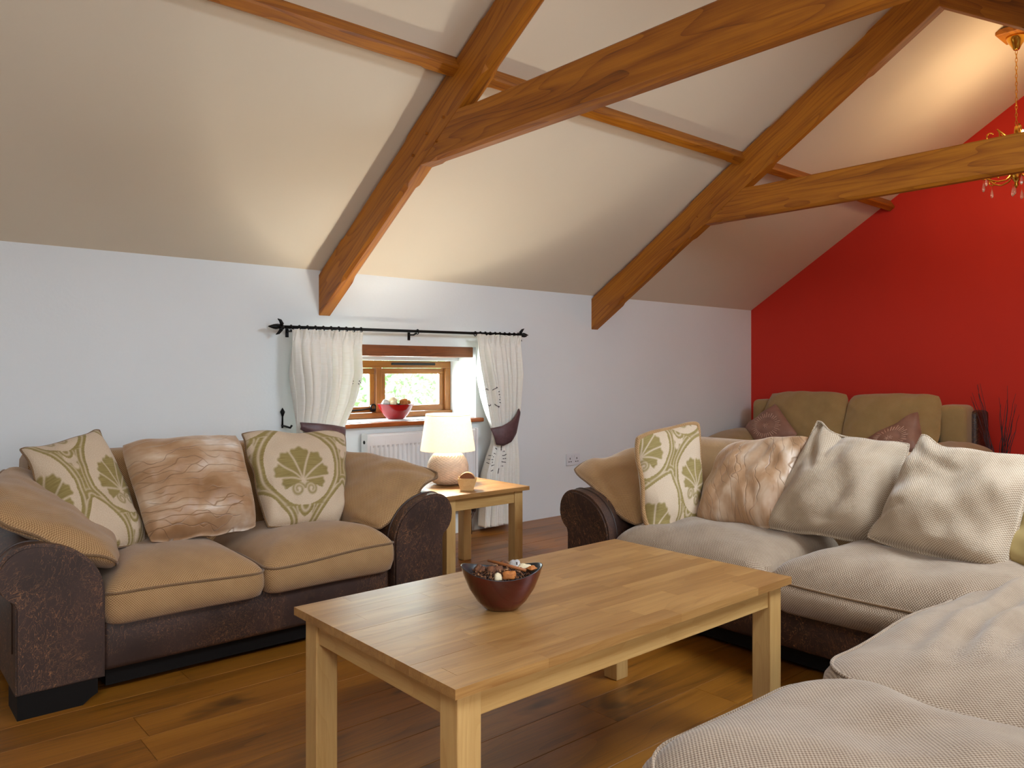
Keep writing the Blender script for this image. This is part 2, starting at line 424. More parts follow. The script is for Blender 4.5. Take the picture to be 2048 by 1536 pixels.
# ------------------------------------------------------------------ oak roof frame
TW = .075
def rafter(X, sign, parent):
    """sign +1: the window-wall slope; -1: the opposite slope. Square-cut near joints, chamfered with stops between."""
    Yw = YW if sign > 0 else YB
    ts = [0, .105, .115, .36, .37, .60, .61, .84, .85, 1.0]; ch = [.004, .004, .02, .02, .004, .004, .02, .02, .004, .004]
    V = []; F = []
    for t, c in zip(ts, ch):
        y = Yw+(YR-Yw)*t; zc = ceil_z(y); zt = zc-.026; zb = zc-.268
        V += [(X, y, zt-c*.6), (X+c*.6, y, zt), (X+TW-c*.6, y, zt), (X+TW, y, zt-c*.6), (X+TW, y, zb+c), (X+TW-c, y, zb), (X+c, y, zb), (X, y, zb+c)]
    for i in range(len(ts)-1):
        for k in range(8):
            l = (k+1) % 8; F.append((i*8+k, i*8+l, i*8+8+l, i*8+8+k))
    F.append(tuple(range(7, -1, -1))); F.append(tuple((len(ts)-1)*8+k for k in range(8)))
    d = Vector((0, YR-Yw, ceil_z(YR)-EZ)).normalized(); xa = d; za = Vector((1, 0, 0)).cross(d).normalized(); ya = za.cross(xa)
    R = Matrix((xa, ya, za)).transposed().to_4x4()
    fm = Matrix.Translation((X+TW/2, (Yw+YR)/2, ceil_z((Yw+YR)/2)-.16)) @ R
    return mk('rafter', fixn((V, F)), M_BEAM, parent, fm)
def truss(X, label):
    th = thing('roof_truss', label, 'roof truss', (X+TW/2, YR, EZ-.26), 'oak roof trusses')
    rafter(X, 1, th); rafter(X, -1, th)
    z0, z1 = 2.115, 2.312
    def yu(z): return YW-(z+.268-EZ)/SLOPE           # rafter underside
    ya = [yu(z0), yu(z1)]; yb = [2*YR-ya[0], 2*YR-ya[1]]
    sec = [0, .03, .04, .96, .97, 1]; ch = [.003, .003, .016, .016, .003, .003]; V = []; F = []
    for t, c in zip(sec, ch):
        def P(x, z):
            k = (z-z0)/(z1-z0); a = ya[0]+(ya[1]-ya[0])*k; b = yb[0]+(yb[1]-yb[0])*k
            return (x, a+(b-a)*t, z)
        x0, x1 = X+.001, X+TW-.001
        V += [P(x0, z1-c*.5), P(x0+c*.5, z1), P(x1-c*.5, z1), P(x1, z1-c*.5), P(x1, z0+c), P(x1-c, z0), P(x0+c, z0), P(x0, z0+c)]
    for i in range(len(sec)-1):
        for k in range(8):
            l = (k+1) % 8; F.append((i*8+k, i*8+l, i*8+8+l, i*8+8+k))
    F.append(tuple(range(7, -1, -1))); F.append(tuple((len(sec)-1)*8+k for k in range(8)))
    fm = Matrix.Translation((X+TW/2, YR, (z0+z1)/2)) @ Matrix.Rotation(PI/2, 4, 'Z')
    mk('collar', fixn((V, F)), M_BEAM, th, fm)
    for yy, zz in ((3.12, 2.255), (3.24, 2.175), (2.98, 2.30), (3.04, 2.20)):
        for s in (0, 1):
            y2 = yy if s == 0 else 2*YR-yy
            mk('peg', tube([(X-.012, y2, zz), (X+.02, y2, zz-.001)], .007, 8), M_BEAM, th)
    return th
truss(2.157, 'oak roof truss above the window, nearer one with the broad-grained collar')
truss(4.512, 'oak roof truss nearer the red wall with a plain-grained collar')
def purlin(y, sgn, label):
    d = np.array([0, .842*sgn, -.539]); n = np.array([0, -.539*sgn, -.842])
    p0 = np.array([0, y, ceil_z(y)]); V = []
    secs = [XL+.001, 1.98, 2.0, 2.36, 2.38, 4.36, 4.38, 4.72, 4.74, XR-.001]; ch = [.008, .008, .001, .001, .008, .008, .001, .001, .008, .008]
    F = []
    for x, c in zip(secs, ch):
        q = [(0, 0), (.058, 0), (.058, .074-c), (.058-c, .074), (c, .074), (0, .074-c)]
        for a, b in q:
            v = p0+d*a+n*b; V.append((x, v[1], v[2]))
    for i in range(len(secs)-1):
        for k in range(6):
            l = (k+1) % 6; F.append((i*6+k, i*6+l, i*6+6+l, i*6+6+k))
    F.append(tuple(range(5, -1, -1))); F.append(tuple((len(secs)-1)*6+k for k in range(6)))
    tag(mk('purlin', fixn((V, F)), M_BEAM, None, Matrix.Translation((2.3, y, ceil_z(y)-.1))), label, 'beam', 'oak purlins under the ceiling')
purlin(2.900, 1, 'long oak purlin running along the ceiling slope above the window')
purlin(2*YR-2.900, -1, 'long oak purlin along the opposite ceiling slope, out of view')

# ------------------------------------------------------------------ window, lintel, sill
lint = tag(mk('lintel', box(2.02, 3.318, YW-.004, YW+.20, WZ1+.006, LZ1, .004), M_LINTEL), 'dark oak lintel beam set in the wall over the window', 'lintel')
struct(mk('trim_1', box(WX0, WX1, YW+.02, YW+T, WZ0-.03, WZ0), M_WALL)); 
sl = tag(mk('sill_nosing', box(2.08, 3.385, YW-.045, YW+.012, .752, .780, .008, 3), M_NOSE), 'red-brown wooden nosing along the window sill', 'sill')
wi = bpy.data.objects.new('window_1', None); COL.objects.link(wi); wi.location = (2.74, 4.56, WZ0); WM[wi] = Matrix.Translation((2.74, 4.56, WZ0)); wi['kind'] = 'structure'
fy0, fy1 = 4.535, 4.60; zb, zt = WZ0+.003, WZ1-.018
fx0, fx1 = WX0+.003, WX1-.003
struct(mk('trim_2', box(WX0, WX1, YW+.201, fy1, WZ1-.016, WZ1+.03), M_WALL))
def rot_x(c): return Matrix.Translation(c)
def hbar(a, b, z0, z1, y0, y1, nm, par, mat=None): return mk(nm, box(a, b, y0, y1, z0, z1, .003), mat or M_FRAME, par)
def vbar(x0, x1, z0, z1, y0, y1, nm, par):
    c = Matrix.Translation(((x0+x1)/2, (y0+y1)/2, (z0+z1)/2)) @ Matrix.Rotation(PI/2, 4, 'Y')
    return mk(nm, box(x0, x1, y0, y1, z0, z1, .003), M_FRAME, par, c)
hbar(fx0, fx1, zt-.050, zt, fy0, fy1, 'frame_head', wi); hbar(fx0, fx1, zb, zb+.035, fy0-.02, fy1, 'frame_sill', wi)
vbar(fx0, fx0+.045, zb+.035, zt-.05, fy0, fy1, 'frame_jamb', wi); vbar(fx1-.045, fx1, zb+.035, zt-.05, fy0, fy1, 'frame_jamb', wi)
vbar(2.725, 2.770, zb+.035, zt-.05, fy0, fy1, 'mullion', wi)
for a, b, hx in ((fx0+.047, 2.723, 2.62), (2.772, fx1-.047, 2.86)):
    cs = bpy.data.objects.new('casement', None); COL.objects.link(cs); place(cs, wi, Matrix.Translation(((a+b)/2, fy0+.03, zb+.036)))
    z0, z1 = zb+.037, zt-.052; yy0, yy1 = fy0+.022, fy0+.062
    hbar(a, b, z1-.038, z1, yy0, yy1, 'casement_rail', cs); hbar(a, b, z0, z0+.040, yy0, yy1, 'casement_rail', cs)
    vbar(a, a+.036, z0+.04, z1-.038, yy0, yy1, 'casement_stile', cs); vbar(b-.036, b, z0+.04, z1-.038, yy0, yy1, 'casement_stile', cs)
    mk('pane', box(a+.036, b-.036, fy0+.040, fy0+.046, z0+.04, z1-.038), M_GLASS, cs)
    # monkey-tail stay
    st = [(hx-.10, yy0-.012, z0+.016), (hx, yy0-.014, z0+.02), (hx+.06, yy0-.014, z0+.026)]
    st += [(hx+.085+.022*math.cos(t)*(1-t/14), yy0-.014, z0+.034+.022*math.sin(t)*(1-t/14)) for t in np.linspace(-2.4, 5.5, 22)]
    mk('window_stay', tube(st, .0055, 6), M_IRON, cs, smooth=True)
for a, b in ((2.24, 2.53), (2.84, 3.20)):
    mk('trickle_vent', box(a, b, fy0-.012, fy0, zt-.030, zt-.014, .003), M_DARK, wi)

# outside: bushes, ground
def bush(name, label, c, rx, ry, rz, n, seed):
    th = thing(name, label, 'tree', (c[0], c[1], -2.2), 'greenery outside the window')
    r = np.random.RandomState(seed)
    d = r.normal(size=(n, 3)); d /= np.linalg.norm(d, axis=1)[:, None]; k = r.uniform(.55, 1.0, n)[:, None]
    P = np.array(c)+d*k*np.array([rx, ry, rz])*(1+.18*np.sin(5*d[:, :1]+seed)*np.cos(4*d[:, 2:3]))
    a = r.normal(size=(n, 3)); a /= np.linalg.norm(a, axis=1)[:, None]; b = np.cross(a, r.normal(size=(n, 3))); b /= np.linalg.norm(b, axis=1)[:, None]
    s = r.uniform(.035, .075, n)[:, None]
    V = np.stack([P-a*s, P+b*s*.45, P+a*s, P-b*s*.45], 1).reshape(-1, 3)
    F = [(4*i, 4*i+1, 4*i+2, 4*i+3) for i in range(n)]
    mk('foliage', (V, F), M_LEAF, th, kind='stuff', uv=None)
    mk('trunk', tube([(c[0], c[1], -2.2), (c[0]+.05, c[1], -1), (c[0], c[1]+.05, c[2])], [.12, .09, .04], 8), M_BARK, th)
bush('garden_tree', 'leafy bright green bush seen through the right-hand window pane', (5.2, 8.6, .75), 1.15, 1.0, 1.5, 9000, 4)
bush('garden_tree', 'leafy bright green bush seen through the left-hand window pane', (3.9, 8.9, .5), 1.0, 1.0, 1.4, 8000, 9)
bush('garden_tree', 'pale distant tree behind the bushes outside the window', (8.6, 13.5, 1.0), 1.5, 1.3, 2.4, 3600, 15)
struct(mk('ground_outside', box(-12, 26, YW+T+.3, 34, -2.4, -2.2), M_GRASS))

# ------------------------------------------------------------------ curtain rail and curtains
RY, RZ0, RZ1 = 4.155, 1.352, 1.362
def rz(x): return RZ0+(x-1.9)/(3.66-1.9)*(RZ1-RZ0)
rod = thing('curtain_rail', 'black wrought iron curtain rail with leaf finials over the window', 'curtain rail', (2.78, RY, 1.35))
mk('pole', tube([(1.90, RY, rz(1.9)), (3.66, RY, rz(3.66))], .0095, 10), M_IRON, rod, smooth=True)
for x, s in ((1.895, -1), (3.665, 1)):
    f = mk('finial', fixn(tube([(x+s*d, RY, rz(x)) for d in (0, .01, .02, .03, .045, .06, .075, .09)], [.011, .014, .010, .012, .016, .013, .008, .002], 8)), M_IRON, rod, smooth=True)
    for k in range(4):
        a = k*PI/2+.3; dy, dz = math.cos(a), math.sin(a)
        mk('leaf', tube([(x+s*.02, RY, rz(x)), (x+s*.012, RY+dy*.018, rz(x)+dz*.018), (x+s*.024, RY+dy*.036, rz(x)+dz*.036), (x+s*.040, RY+dy*.040, rz(x)+dz*.046)], [.008, .012, .009, .002], 6), M_IRON, f, smooth=True)
def bracket(x):
    b = mk('bracket', tube([(x, YW-.002, rz(x)-.02), (x, RY+.03, rz(x)-.022), (x, RY+.004, rz(x)-.013)], .006, 6), M_IRON, rod)
    mk('bracket_plate', box(x-.010, x+.010, YW-.006, YW-.001, rz(x)-.055, rz(x)+.012, .002), M_IRON, rod)
for x in (1.955, 2.79, 3.60): bracket(x)
ringx = list(np.linspace(1.94, 2.39, 10))+[2.80]+list(np.linspace(3.27, 3.62, 9))
for x in ringx:
    a = np.linspace(0, 2*PI, 14, endpoint=False)
    mk('ring', tube([(x, RY+.015*math.cos(t), rz(x)-.003+.015*math.sin(t)) for t in a], .0032, 6, True), M_IRON, rod, smooth=True)

def curtain(label, zs, xl, xr, folds, seed, sway, ztie):
    th = thing('curtain', label, 'curtain', ((xl[0]+xr[0])/2, RY, zs[-1]), 'pair of ivory curtains')
    r = np.random.RandomState(seed); nu, nv = 150, 110
    ph = np.cumsum(r.uniform(.6, 1.5, folds+2)); ph = np.interp(np.linspace(0, folds, 200), np.arange(folds+2)[:folds+1], ph[:folds+1]); 
    zz = np.array(zs)[::-1]
    ztop = zs[0]; zbot = zs[-1]
    def surf(u, z):
        L = np.interp(z, zz, np.array(xl)[::-1]); R = np.interp(z, zz, np.array(xr)[::-1])
        d = ztop-z                                     # metres below the top
        p = np.interp(u, np.linspace(0, 1, 200), ph)*2*PI*.9
        head = np.clip(1-d/.075, 0, 1)
        wid = (R-L)/.45
        amp = (.052*np.clip((d-.02)/.25, .15, 1))*np.clip(.45+.6*wid, .5, 1.1)*(1-.62*np.exp(-((z-ztie)/.13)**2))
        s1 = np.sin(p+.35*np.sin(3*z+seed)); f = 1.25*np.sign(s1)*np.abs(s1)**.7+.30*np.sin(2.3*p+1.2+2*z)+.12*np.sin(4.1*p+5*z+seed)
        pl = np.sin(u*2*PI*folds*2.1+seed)+.4*np.sin(u*2*PI*folds*3.7)
        yy = RY-.040+amp*f*.75*(1-head)+head*.016*pl+sway*np.clip(d-.1, 0, 1)
        xx = L+(R-L)*(u+.034*np.cos(p)*(1-head)*np.sin(PI*u)**.5)
        pinch = np.exp(-((d-.07)/.018)**2)
        return xx, yy-.004*pinch*np.cos(u*2*PI*folds*2.1), z
    us = np.linspace(0, 1, nu); zv = ztop-(ztop-zbot)*np.linspace(0, 1, nv)**1.0
    U, Z = np.meshgrid(us, zv); X, Y, Z2 = surf(U, Z)
    edge = .006*np.sin(U*60+seed)*(Z > ztop-.02)
    V = np.stack([X, Y, Z2+edge], -1).reshape(-1, 3)
    F = [(j*nu+i, j*nu+i+1, (j+1)*nu+i+1, (j+1)*nu+i) for j in range(nv-1) for i in range(nu-1)]
    UV = np.stack([U*.9, Z], -1).reshape(-1, 2)
    o = mk('drape', (V, F), M_CURT, th, smooth=True, uv=UV)
    md = o.modifiers.new('thick', 'SOLIDIFY'); md.thickness = .003
    return th, surf
def motif(th, surf, u0, z0, ru, rz_, n=22):
    fs = []
    for k in range(n):
        a = 2*PI*k/n; 
        pts = []
        for q in (.62, .72, .82, .92, 1.0 if k % 2 else .86):
            u = u0+ru*q*math.cos(a); z = z0+rz_*q*math.sin(a)
            if not .005 < u < .995: continue
            x, y, zc = surf(np.array(u), np.array(z)); pts.append((float(x), float(y)-.010, float(zc)))
        if len(pts) > 2: fs.append(tube(pts, .0026, 5))
    if fs: mk('sunburst_motif', join(*fs), M_DASH, th, smooth=True, kind='stuff')
cl, sl_ = curtain('ivory pleated curtain left of the window, drawn to its left side', [1.338, 1.10, .92, .775, .70, .5, .04], [1.93, 1.925, 1.945, 1.955, 1.955, 1.95, 1.94],
        [2.385, 2.365, 2.315, 2.255, 2.22, 2.25, 2.27], 9, 3, .0, .76)
motif(cl, sl_, .93, 1.035, .025, .012, 6)
cr_, sr_ = curtain('ivory pleated curtain right of the window, full length to the floor', [1.348, 1.10, .92, .80, .69, .60, .40, .045], [3.25, 3.265, 3.31, 3.345, 3.385, 3.38, 3.31, 3.285],
        [3.645, 3.625, 3.615, 3.612, 3.605, 3.60, 3.60, 3.60], 8, 5, .0, .69)
motif(cr_, sr_, .16, .925, .27, .085); motif(cr_, sr_, .26, .50, .28, .095, 20)
def tieback(label, top, bot, bow):
    th = thing('curtain_tieback', label, 'tieback', (top[len(top)//2][0], RY-.08, bot[len(bot)//2][1]), 'plum tiebacks')
    n = 26; V = []; t = np.linspace(0, 1, n)
    def poly(pp):
        pp = np.array(pp); s = np.linspace(0, 1, len(pp)); return np.interp(t, s, pp[:, 0]), np.interp(t, s, pp[:, 1])
    xt, zt_ = poly(top); xb, zb_ = poly(bot)
    m = 8
    for j in range(m):
        k = j/(m-1)
        for i in range(n):
            y = RY-.066-bow*math.sin(PI*min(1, .12+.88*(t[i]))) - .010*math.sin(PI*k)
            V.append((xt[i]*(1-k)+xb[i]*k, y, zt_[i]*(1-k)+zb_[i]*k))
    F = [(j*n+i, (j+1)*n+i, (j+1)*n+i+1, j*n+i+1) for j in range(m-1) for i in range(n-1)]
    o = mk('band', (V, F), M_TIE, th, smooth=True); md = o.modifiers.new('t', 'SOLIDIFY'); md.thickness = .006
    return th
tieback('plum silk tieback around the right-hand curtain', [(3.335, .715), (3.42, .728), (3.50, .762), (3.56, .80), (3.612, .85)], [(3.385, .600), (3.43, .592), (3.50, .615), (3.56, .67), (3.614, .775)], .045)
tieback('plum silk tieback across the left-hand curtain behind the damask cushion', [(1.955, .815), (2.05, .806), (2.15, .792), (2.25, .772)], [(1.955, .775), (2.05, .72), (2.15, .685), (2.235, .665)], .045)
for x, lb in ((1.925, 'black spear-topped curtain holdback left of the window'), (3.63, 'black curtain holdback beside the right-hand curtain')):
    th = thing('curtain_holdback', lb, 'holdback', (x, YW-.01, .80), 'iron holdbacks')
    mk('hook', tube([(x, YW-.002, .79), (x+.004, YW-.05, .785), (x+.012, YW-.085, .78), (x+.02, YW-.09, .795)], .006, 6), M_IRON, th, smooth=True)
    mk('spear', tube([(x, YW-.008, .775), (x, YW-.010, .84), (x, YW-.010, .850), (x, YW-.010, .868), (x, YW-.010, .892)], [.006, .0045, .008, .015, .001], 8), M_IRON, th, smooth=True)

# ------------------------------------------------------------------ radiator, pipe, socket
rad = thing('radiator', 'white ribbed panel radiator under the window', 'radiator', (2.86, 4.19, .17))
x0, x1, z0, z1 = 2.43, 3.29, .17, .715
V = []; F = []; xs_ = np.linspace(x0+.02, x1-.02, 241); pitch = .0333
prof_z = [z0, z0+.012, z0+.055, z0+.07, z1-.085, z1-.07, z1-.012, z1]
dep = [0, 1, 1, 1, 1, 1, 1, 0]
for j, z in enumerate(prof_z):
    for x in xs_:
        k = .5-.5*math.cos(2*PI*(x-x0)/pitch); g = (max(0, min(1, (k-.25)*2.2)) if 3 <= j <= 4 else 0)
        V.append((x, 4.150+(.012 if dep[j] == 0 else 0)+.013*g, z))
n = len(xs_)
F = [(j*n+i, j*n+i+1, (j+1)*n+i+1, (j+1)*n+i) for j in range(len(prof_z)-1) for i in range(n-1)]
mk('front_panel', (V, F), M_RAD, rad, auto=35)
mk('back_panel', box(x0+.02, x1-.02, 4.20, 4.222, z0, z1-.01, .003), M_RAD, rad)
for a in (x0, x1-.018):
    e = mk('end_cover', box(a, a+.018, 4.146, 4.224, z0+.005, z1+.002, .003), M_RAD, rad)
    mk('bleed_hole', tube([(a+(0.0 if a == x0 else .018), 4.185, z1-.05), (a+(-.003 if a == x0 else .021), 4.185, z1-.05)], .011, 12), M_DARK, e)
mk('top_grille', box(x0+.018, x1-.018, 4.156, 4.20, z1-.004, z1+.001), M_RAD, rad)
mk('pipe', tube([(3.275, 4.18, z0+.03), (3.275, 4.18, z0-.02), (3.235, 4.16, .10), (3.235, 4.16, 0)], .0085, 8), M_COPPER, rad, smooth=True)
mk('valve', lathe([(.012, 0), (.016, .01), (.016, .05), (.008, .055)], (3.275, 4.18, z0-.03), 12), M_COPPER, rad, smooth=True)
sk = thing('wall_socket', 'white double wall socket on the wall beside the corner sofa', 'socket', (4.30, YW-.005, .372))
mk('plate', box(4.224, 4.374, YW-.010, YW-.0005, .374, .464, .003), M_PLAST, sk)
for cx in (4.262, 4.336):
    for dx, dz, a, b in ((0, .012, .0035, .007), (-.011, -.012, .006, .003), (.011, -.012, .006, .003)):
        mk('pin_hole', box(cx+dx-a, cx+dx+a, YW-.0106, YW-.0095, .415+dz-b, .415+dz+b), M_DARK, sk)
for cx in (4.285, 4.313): mk('switch', box(cx-.006, cx+.006, YW-.0135, YW-.009, .434, .452, .001), M_PLAST, sk)

# ------------------------------------------------------------------ tables
def staved_top(parent, frame0, L, W, z0, z1, rows, lens, seed, nm='stave'):
    top = bpy.data.objects.new('tabletop', None); COL.objects.link(top); place(top, parent, frame0)
    r = random.Random(seed); wdt = W/rows
    for i in range(rows):
        x = -L/2-r.uniform(0, lens*.8); y = -W/2+i*wdt; cuts = []
        while x < L/2: cuts.append(x); x += r.uniform(lens*.7, lens*1.35)
        cuts.append(L/2)
        for a, b in zip(cuts, cuts[1:]):
            a = max(a, -L/2)
            if b-a < .015: continue
            dz = r.uniform(-.00025, 0)
            V, F = box(a+.00015, b-.00015, y+.00012, y+wdt-.00012, z0, z1+dz)
            V = np.asarray(V) @ np.array(frame0.to_3x3()).T+np.array(frame0.translation)
            mk(nm, (V, F), M_TABLE, top, frame0 @ Matrix.Translation(((a+b)/2, y+wdt/2, (z0+z1)/2)))
def leg(cx, cy, wd, z1, parent, frame0):
    V, F = box(cx-wd/2, cx+wd/2, cy-wd/2, cy+wd/2, 0, z1, .003)
    V = V @ np.array(frame0.to_3x3()).T+np.array(frame0.translation)
    mk('leg', (V, F), M_TLEG, parent, frame0 @ Matrix.Translation((cx, cy, z1/2)) @ Matrix.Rotation(PI/2, 4, 'Y'))
def apron(a, b, c, d, z0, z1, parent, frame0, along):
    V, F = box(a, b, c, d, z0, z1, .002)
    V = V @ np.array(frame0.to_3x3()).T+np.array(frame0.translation)
    fm = frame0 @ Matrix.Translation(((a+b)/2, (c+d)/2, (z0+z1)/2))
    if along == 'y': fm = fm @ Matrix.Rotation(PI/2, 4, 'Z')
    mk('apron', (V, F), M_TLEG, parent, fm)
def table(label, cx, cy, L, W, H, ang, legw, inset, rows, lens, seed, ap, name, group=None):
    th = thing(name, label, 'table', (cx, cy, 0), group); f0 = Matrix.Translation((cx, cy, 0)) @ Matrix.Rotation(ang, 4, 'Z')
    staved_top(th, f0, L, W, H-.021, H, rows, lens, seed)
    lx, ly = L/2-inset-legw/2, W/2-inset-legw/2
    for sx in (-1, 1):
        for sy in (-1, 1): leg(sx*lx, sy*ly, legw, H-.0215, th, f0)
    ax = lx-legw/2; ay = ly-legw/2; t = .022
    for s in (-1, 1):
        yc = s*(ly+legw/2-.018); apron(-ax, ax, yc-t/2, yc+t/2, H-.0215-ap, H-.0215, th, f0, 'x')
        xc = s*(lx+legw/2-.018); apron(xc-t/2, xc+t/2, -ay, ay, H-.0215-ap, H-.0215, th, f0, 'y')
    return f0
CT = .4805
table('long pale oak coffee table with staved top in the middle of the room', 1.538, 1.569, 1.2655, .7057, CT, .0028, .061, .022, 13, .36, 11, .062, 'coffee_table')
table('small square oak side table between sofa and curtain, lamp on it', 2.545, 3.395, .56, .56, .48, 0, .056, .026, 9, .30, 12, .065, 'side_table')

# ------------------------------------------------------------------ soft furnishing builders
def rrect(x0, x1, y0, y1, r, n=12):
    P = []
    for cx, cy, a0 in ((x1-r, y1-r, 0), (x0+r, y1-r, PI/2), (x0+r, y0+r, PI), (x1-r, y0+r, 1.5*PI)):
        for a in np.linspace(a0, a0+PI/2, n): P.append((cx+r*math.cos(a), cy+r*math.sin(a)))
    out = []
    P = np.array(P)
    for i in range(len(P)):
        a, b = P[i], P[(i+1) % len(P)]; m = max(1, int(np.linalg.norm(b-a)/.05))
        for k in range(m): out.append(a+(b-a)*k/m)
    return np.array(out)
def cushion(name, x0, x1, y0, y1, z0, zs, zt, mat, parent, seed, r=.07, bulge=.02, lump=.010, rip=None, pipemat=None, dips=(), dp_=2.2):
    O = rrect(x0, x1, y0, y1, r); n = len(O); c = O.mean(0); c = np.array([(x0+x1)/2, (y0+y1)/2])
    d = O-c; nrm = d/np.linalg.norm(d, axis=1)[:, None]
    V = []; levels = []
    seamz = zs+.008*sn(O[:, 0], O[:, 1], 8, seed)
    for ins, k in ((.03, 0), (.008, .10), (-bulge*.8, .40), (-bulge, .6), (-bulge*.7, .85), (0, 1.0)):
        P = O-nrm*ins; levels.append(np.c_[P, z0+(seamz-z0)*k])
    for k in list(np.linspace(.985, .3, 26))+[.2, .1, .02]:
        P = c+(O-c)*k
        dome = (zt-zs)*(1-k**dp_)
        nz = lump*sn(P[:, 0], P[:, 1], 9, seed+1)*(1-k**6)+lump*.35*sn(P[:, 0], P[:, 1], 26, seed+2)*(1-k**6)
        if rip is not None: nz = nz+rip(P[:, 0], P[:, 1])*(1-k**8)
        for (px, py, rad, dp) in dips: nz = nz-dp*np.exp(-((P[:, 0]-px)**2+(P[:, 1]-py)**2)/rad**2)
        z = zs+(seamz-zs)*k+dome+nz+ .010*(1-k**30)
        levels.append(np.c_[P, z])
    V = np.concatenate(levels); F = []
    for j in range(len(levels)-1):
        for i in range(n):
            l = (i+1) % n; F.append((j*n+i, j*n+l, (j+1)*n+l, (j+1)*n+i))
    F.append(tuple(range(n-1, -1, -1))); F.append(tuple((len(levels)-1)*n+i for i in range(n)))
    o = mk(name, (V, F), mat, parent, smooth=True)
    if pipemat: mk('piping', tube(np.c_[O+nrm*.002, seamz+.002], .0045, 6, True), pipemat, o, smooth=True)
    return o
def pillow(name, label, cat, C4, T, mat, seed, n=44, pin=.05, pipe=None, folds=(), lump=.010, group=None, motif_fn=None, tb=None, ears=(0, 0, 0, 0), pr=.0045, flop=0., parent=None, rq=.26):
    """C4: world corners TL, TR, BR, BL seen from the front"""
    TL, TR, BR, BL = [np.array(c, float) for c in C4]; ctr = (TL+TR+BR+BL)/4
    TL, TR, BR, BL = [ctr+(c-ctr)*(1+.20*rq) for c in (TL, TR, BR, BL)]
    s = np.linspace(-1, 1, n); s = np.sin(s*PI/2)*.35+s*.65
    Sg, Tg = np.meshgrid(s, s)
    kx = Sg*(1-pin*(1-Tg**2)*np.abs(Sg))*(1-rq+rq*np.sqrt(1-Tg**4*.5)); ky = Tg*(1-pin*(1-Sg**2)*np.abs(Tg))*(1-rq+rq*np.sqrt(1-Sg**4*.5))
    def bil(a, b):
        a = (a+1)/2; b = (b+1)/2; a = a[..., None]; b = b[..., None]
        return (BL*(1-a)+BR*a)*(1-b)+(TL*(1-a)+TR*a)*b
    base = bil(kx, ky)
    rt = (TR+BR-TL-BL)/2; up = (TL+TR-BL-BR)/2; nrm = np.cross(rt, up); nrm /= np.linalg.norm(nrm)
    prof = np.clip((1-np.abs(Sg)**3.4)*(1-np.abs(Tg)**3.4), 0, 1)**.52
    prof = prof*(1-.16*Tg)
    lw, lh = np.linalg.norm(rt), np.linalg.norm(up)
    nz = (lump*sn(Sg*lw, Tg*lh, 12, seed)+lump*.4*sn(Sg*lw, Tg*lh, 30, seed+3))*np.clip(prof*1.5, 0, 1)
    for (a0, b0, a1, b1, dp, wd) in folds:
        vx, vy = a1-a0, b1-b0; tt = np.clip(((Sg-a0)*vx+(Tg-b0)*vy)/(vx*vx+vy*vy), 0, 1)
        dd = (Sg-a0-tt*vx)**2+(Tg-b0-tt*vy)**2
        nz = nz-dp*np.exp(-dd/wd**2)*(1-.5*tt)
    edgew = .012*sn(Sg*lw, Tg*lh, 14, seed+9)*np.clip(np.maximum(abs(Sg), abs(Tg))*4-3, 0, 1)
    base = base+nrm*edgew[..., None]
    upu = up/np.linalg.norm(up)
    for e_, a_, b_ in zip(ears, (-1, 1, 1, -1), (1, 1, -1, -1)):
        if e_: base = base+upu*(e_*b_*np.exp(-((Sg-a_)**2+(Tg-b_)**2)/.085))[..., None]
    if flop: base = base-nrm*(flop*np.clip(Tg, 0, 1)**2)[..., None]
    fr = base+nrm*(T*prof+nz)[..., None]
    bk = base-nrm*((tb if tb is not None else T*.8)*prof)[..., None]
    V = np.concatenate([fr.reshape(-1, 3), bk.reshape(-1, 3)]); F = []; N = n*n
    for j in range(n-1):
        for i in range(n-1):
            F.append((j*n+i, j*n+i+1, (j+1)*n+i+1, (j+1)*n+i))
            F.append((N+j*n+i, N+(j+1)*n+i, N+(j+1)*n+i+1, N+j*n+i+1))
    ring = [(0, i) for i in range(n)]+[(j, n-1) for j in range(1, n)]+[(n-1, i) for i in range(n-2, -1, -1)]+[(j, 0) for j in range(n-2, 0, -1)]
    ri = [j*n+i for j, i in ring]
    for k in range(len(ri)):
        a, b = ri[k], ri[(k+1) % len(ri)]; F.append((a, N+a, N+b, b))
    uv1 = np.stack([(Sg+1)/2*lw, (Tg+1)/2*lh], -1).reshape(-1, 2); UV = np.concatenate([uv1, uv1+[3.1, 0]])
    th = parent or thing(name, label, cat, tuple(V[:N][V[:N, 2].argmin()]), group)
    if motif_fn is not None:
        # the printed front is finer
        pass
    o = mk('cover', (V, F), mat, th, smooth=True, uv=UV)
    if motif_fn is not None:
        m = motif_fn((Sg.ravel()+1)/2, (Tg.ravel()+1)/2); m = np.concatenate([m, np.zeros(N)])
        at = o.data.attributes.new('motif', 'FLOAT', 'POINT'); at.data.foreach_set('value', m.astype(np.float32))
    if pipe is not None:
        bp = base.reshape(-1, 3)[ri]; mk('piping', tube(bp, pr, 6, True), pipe, th, smooth=True)
    return th, (fr, Sg, Tg, nrm)
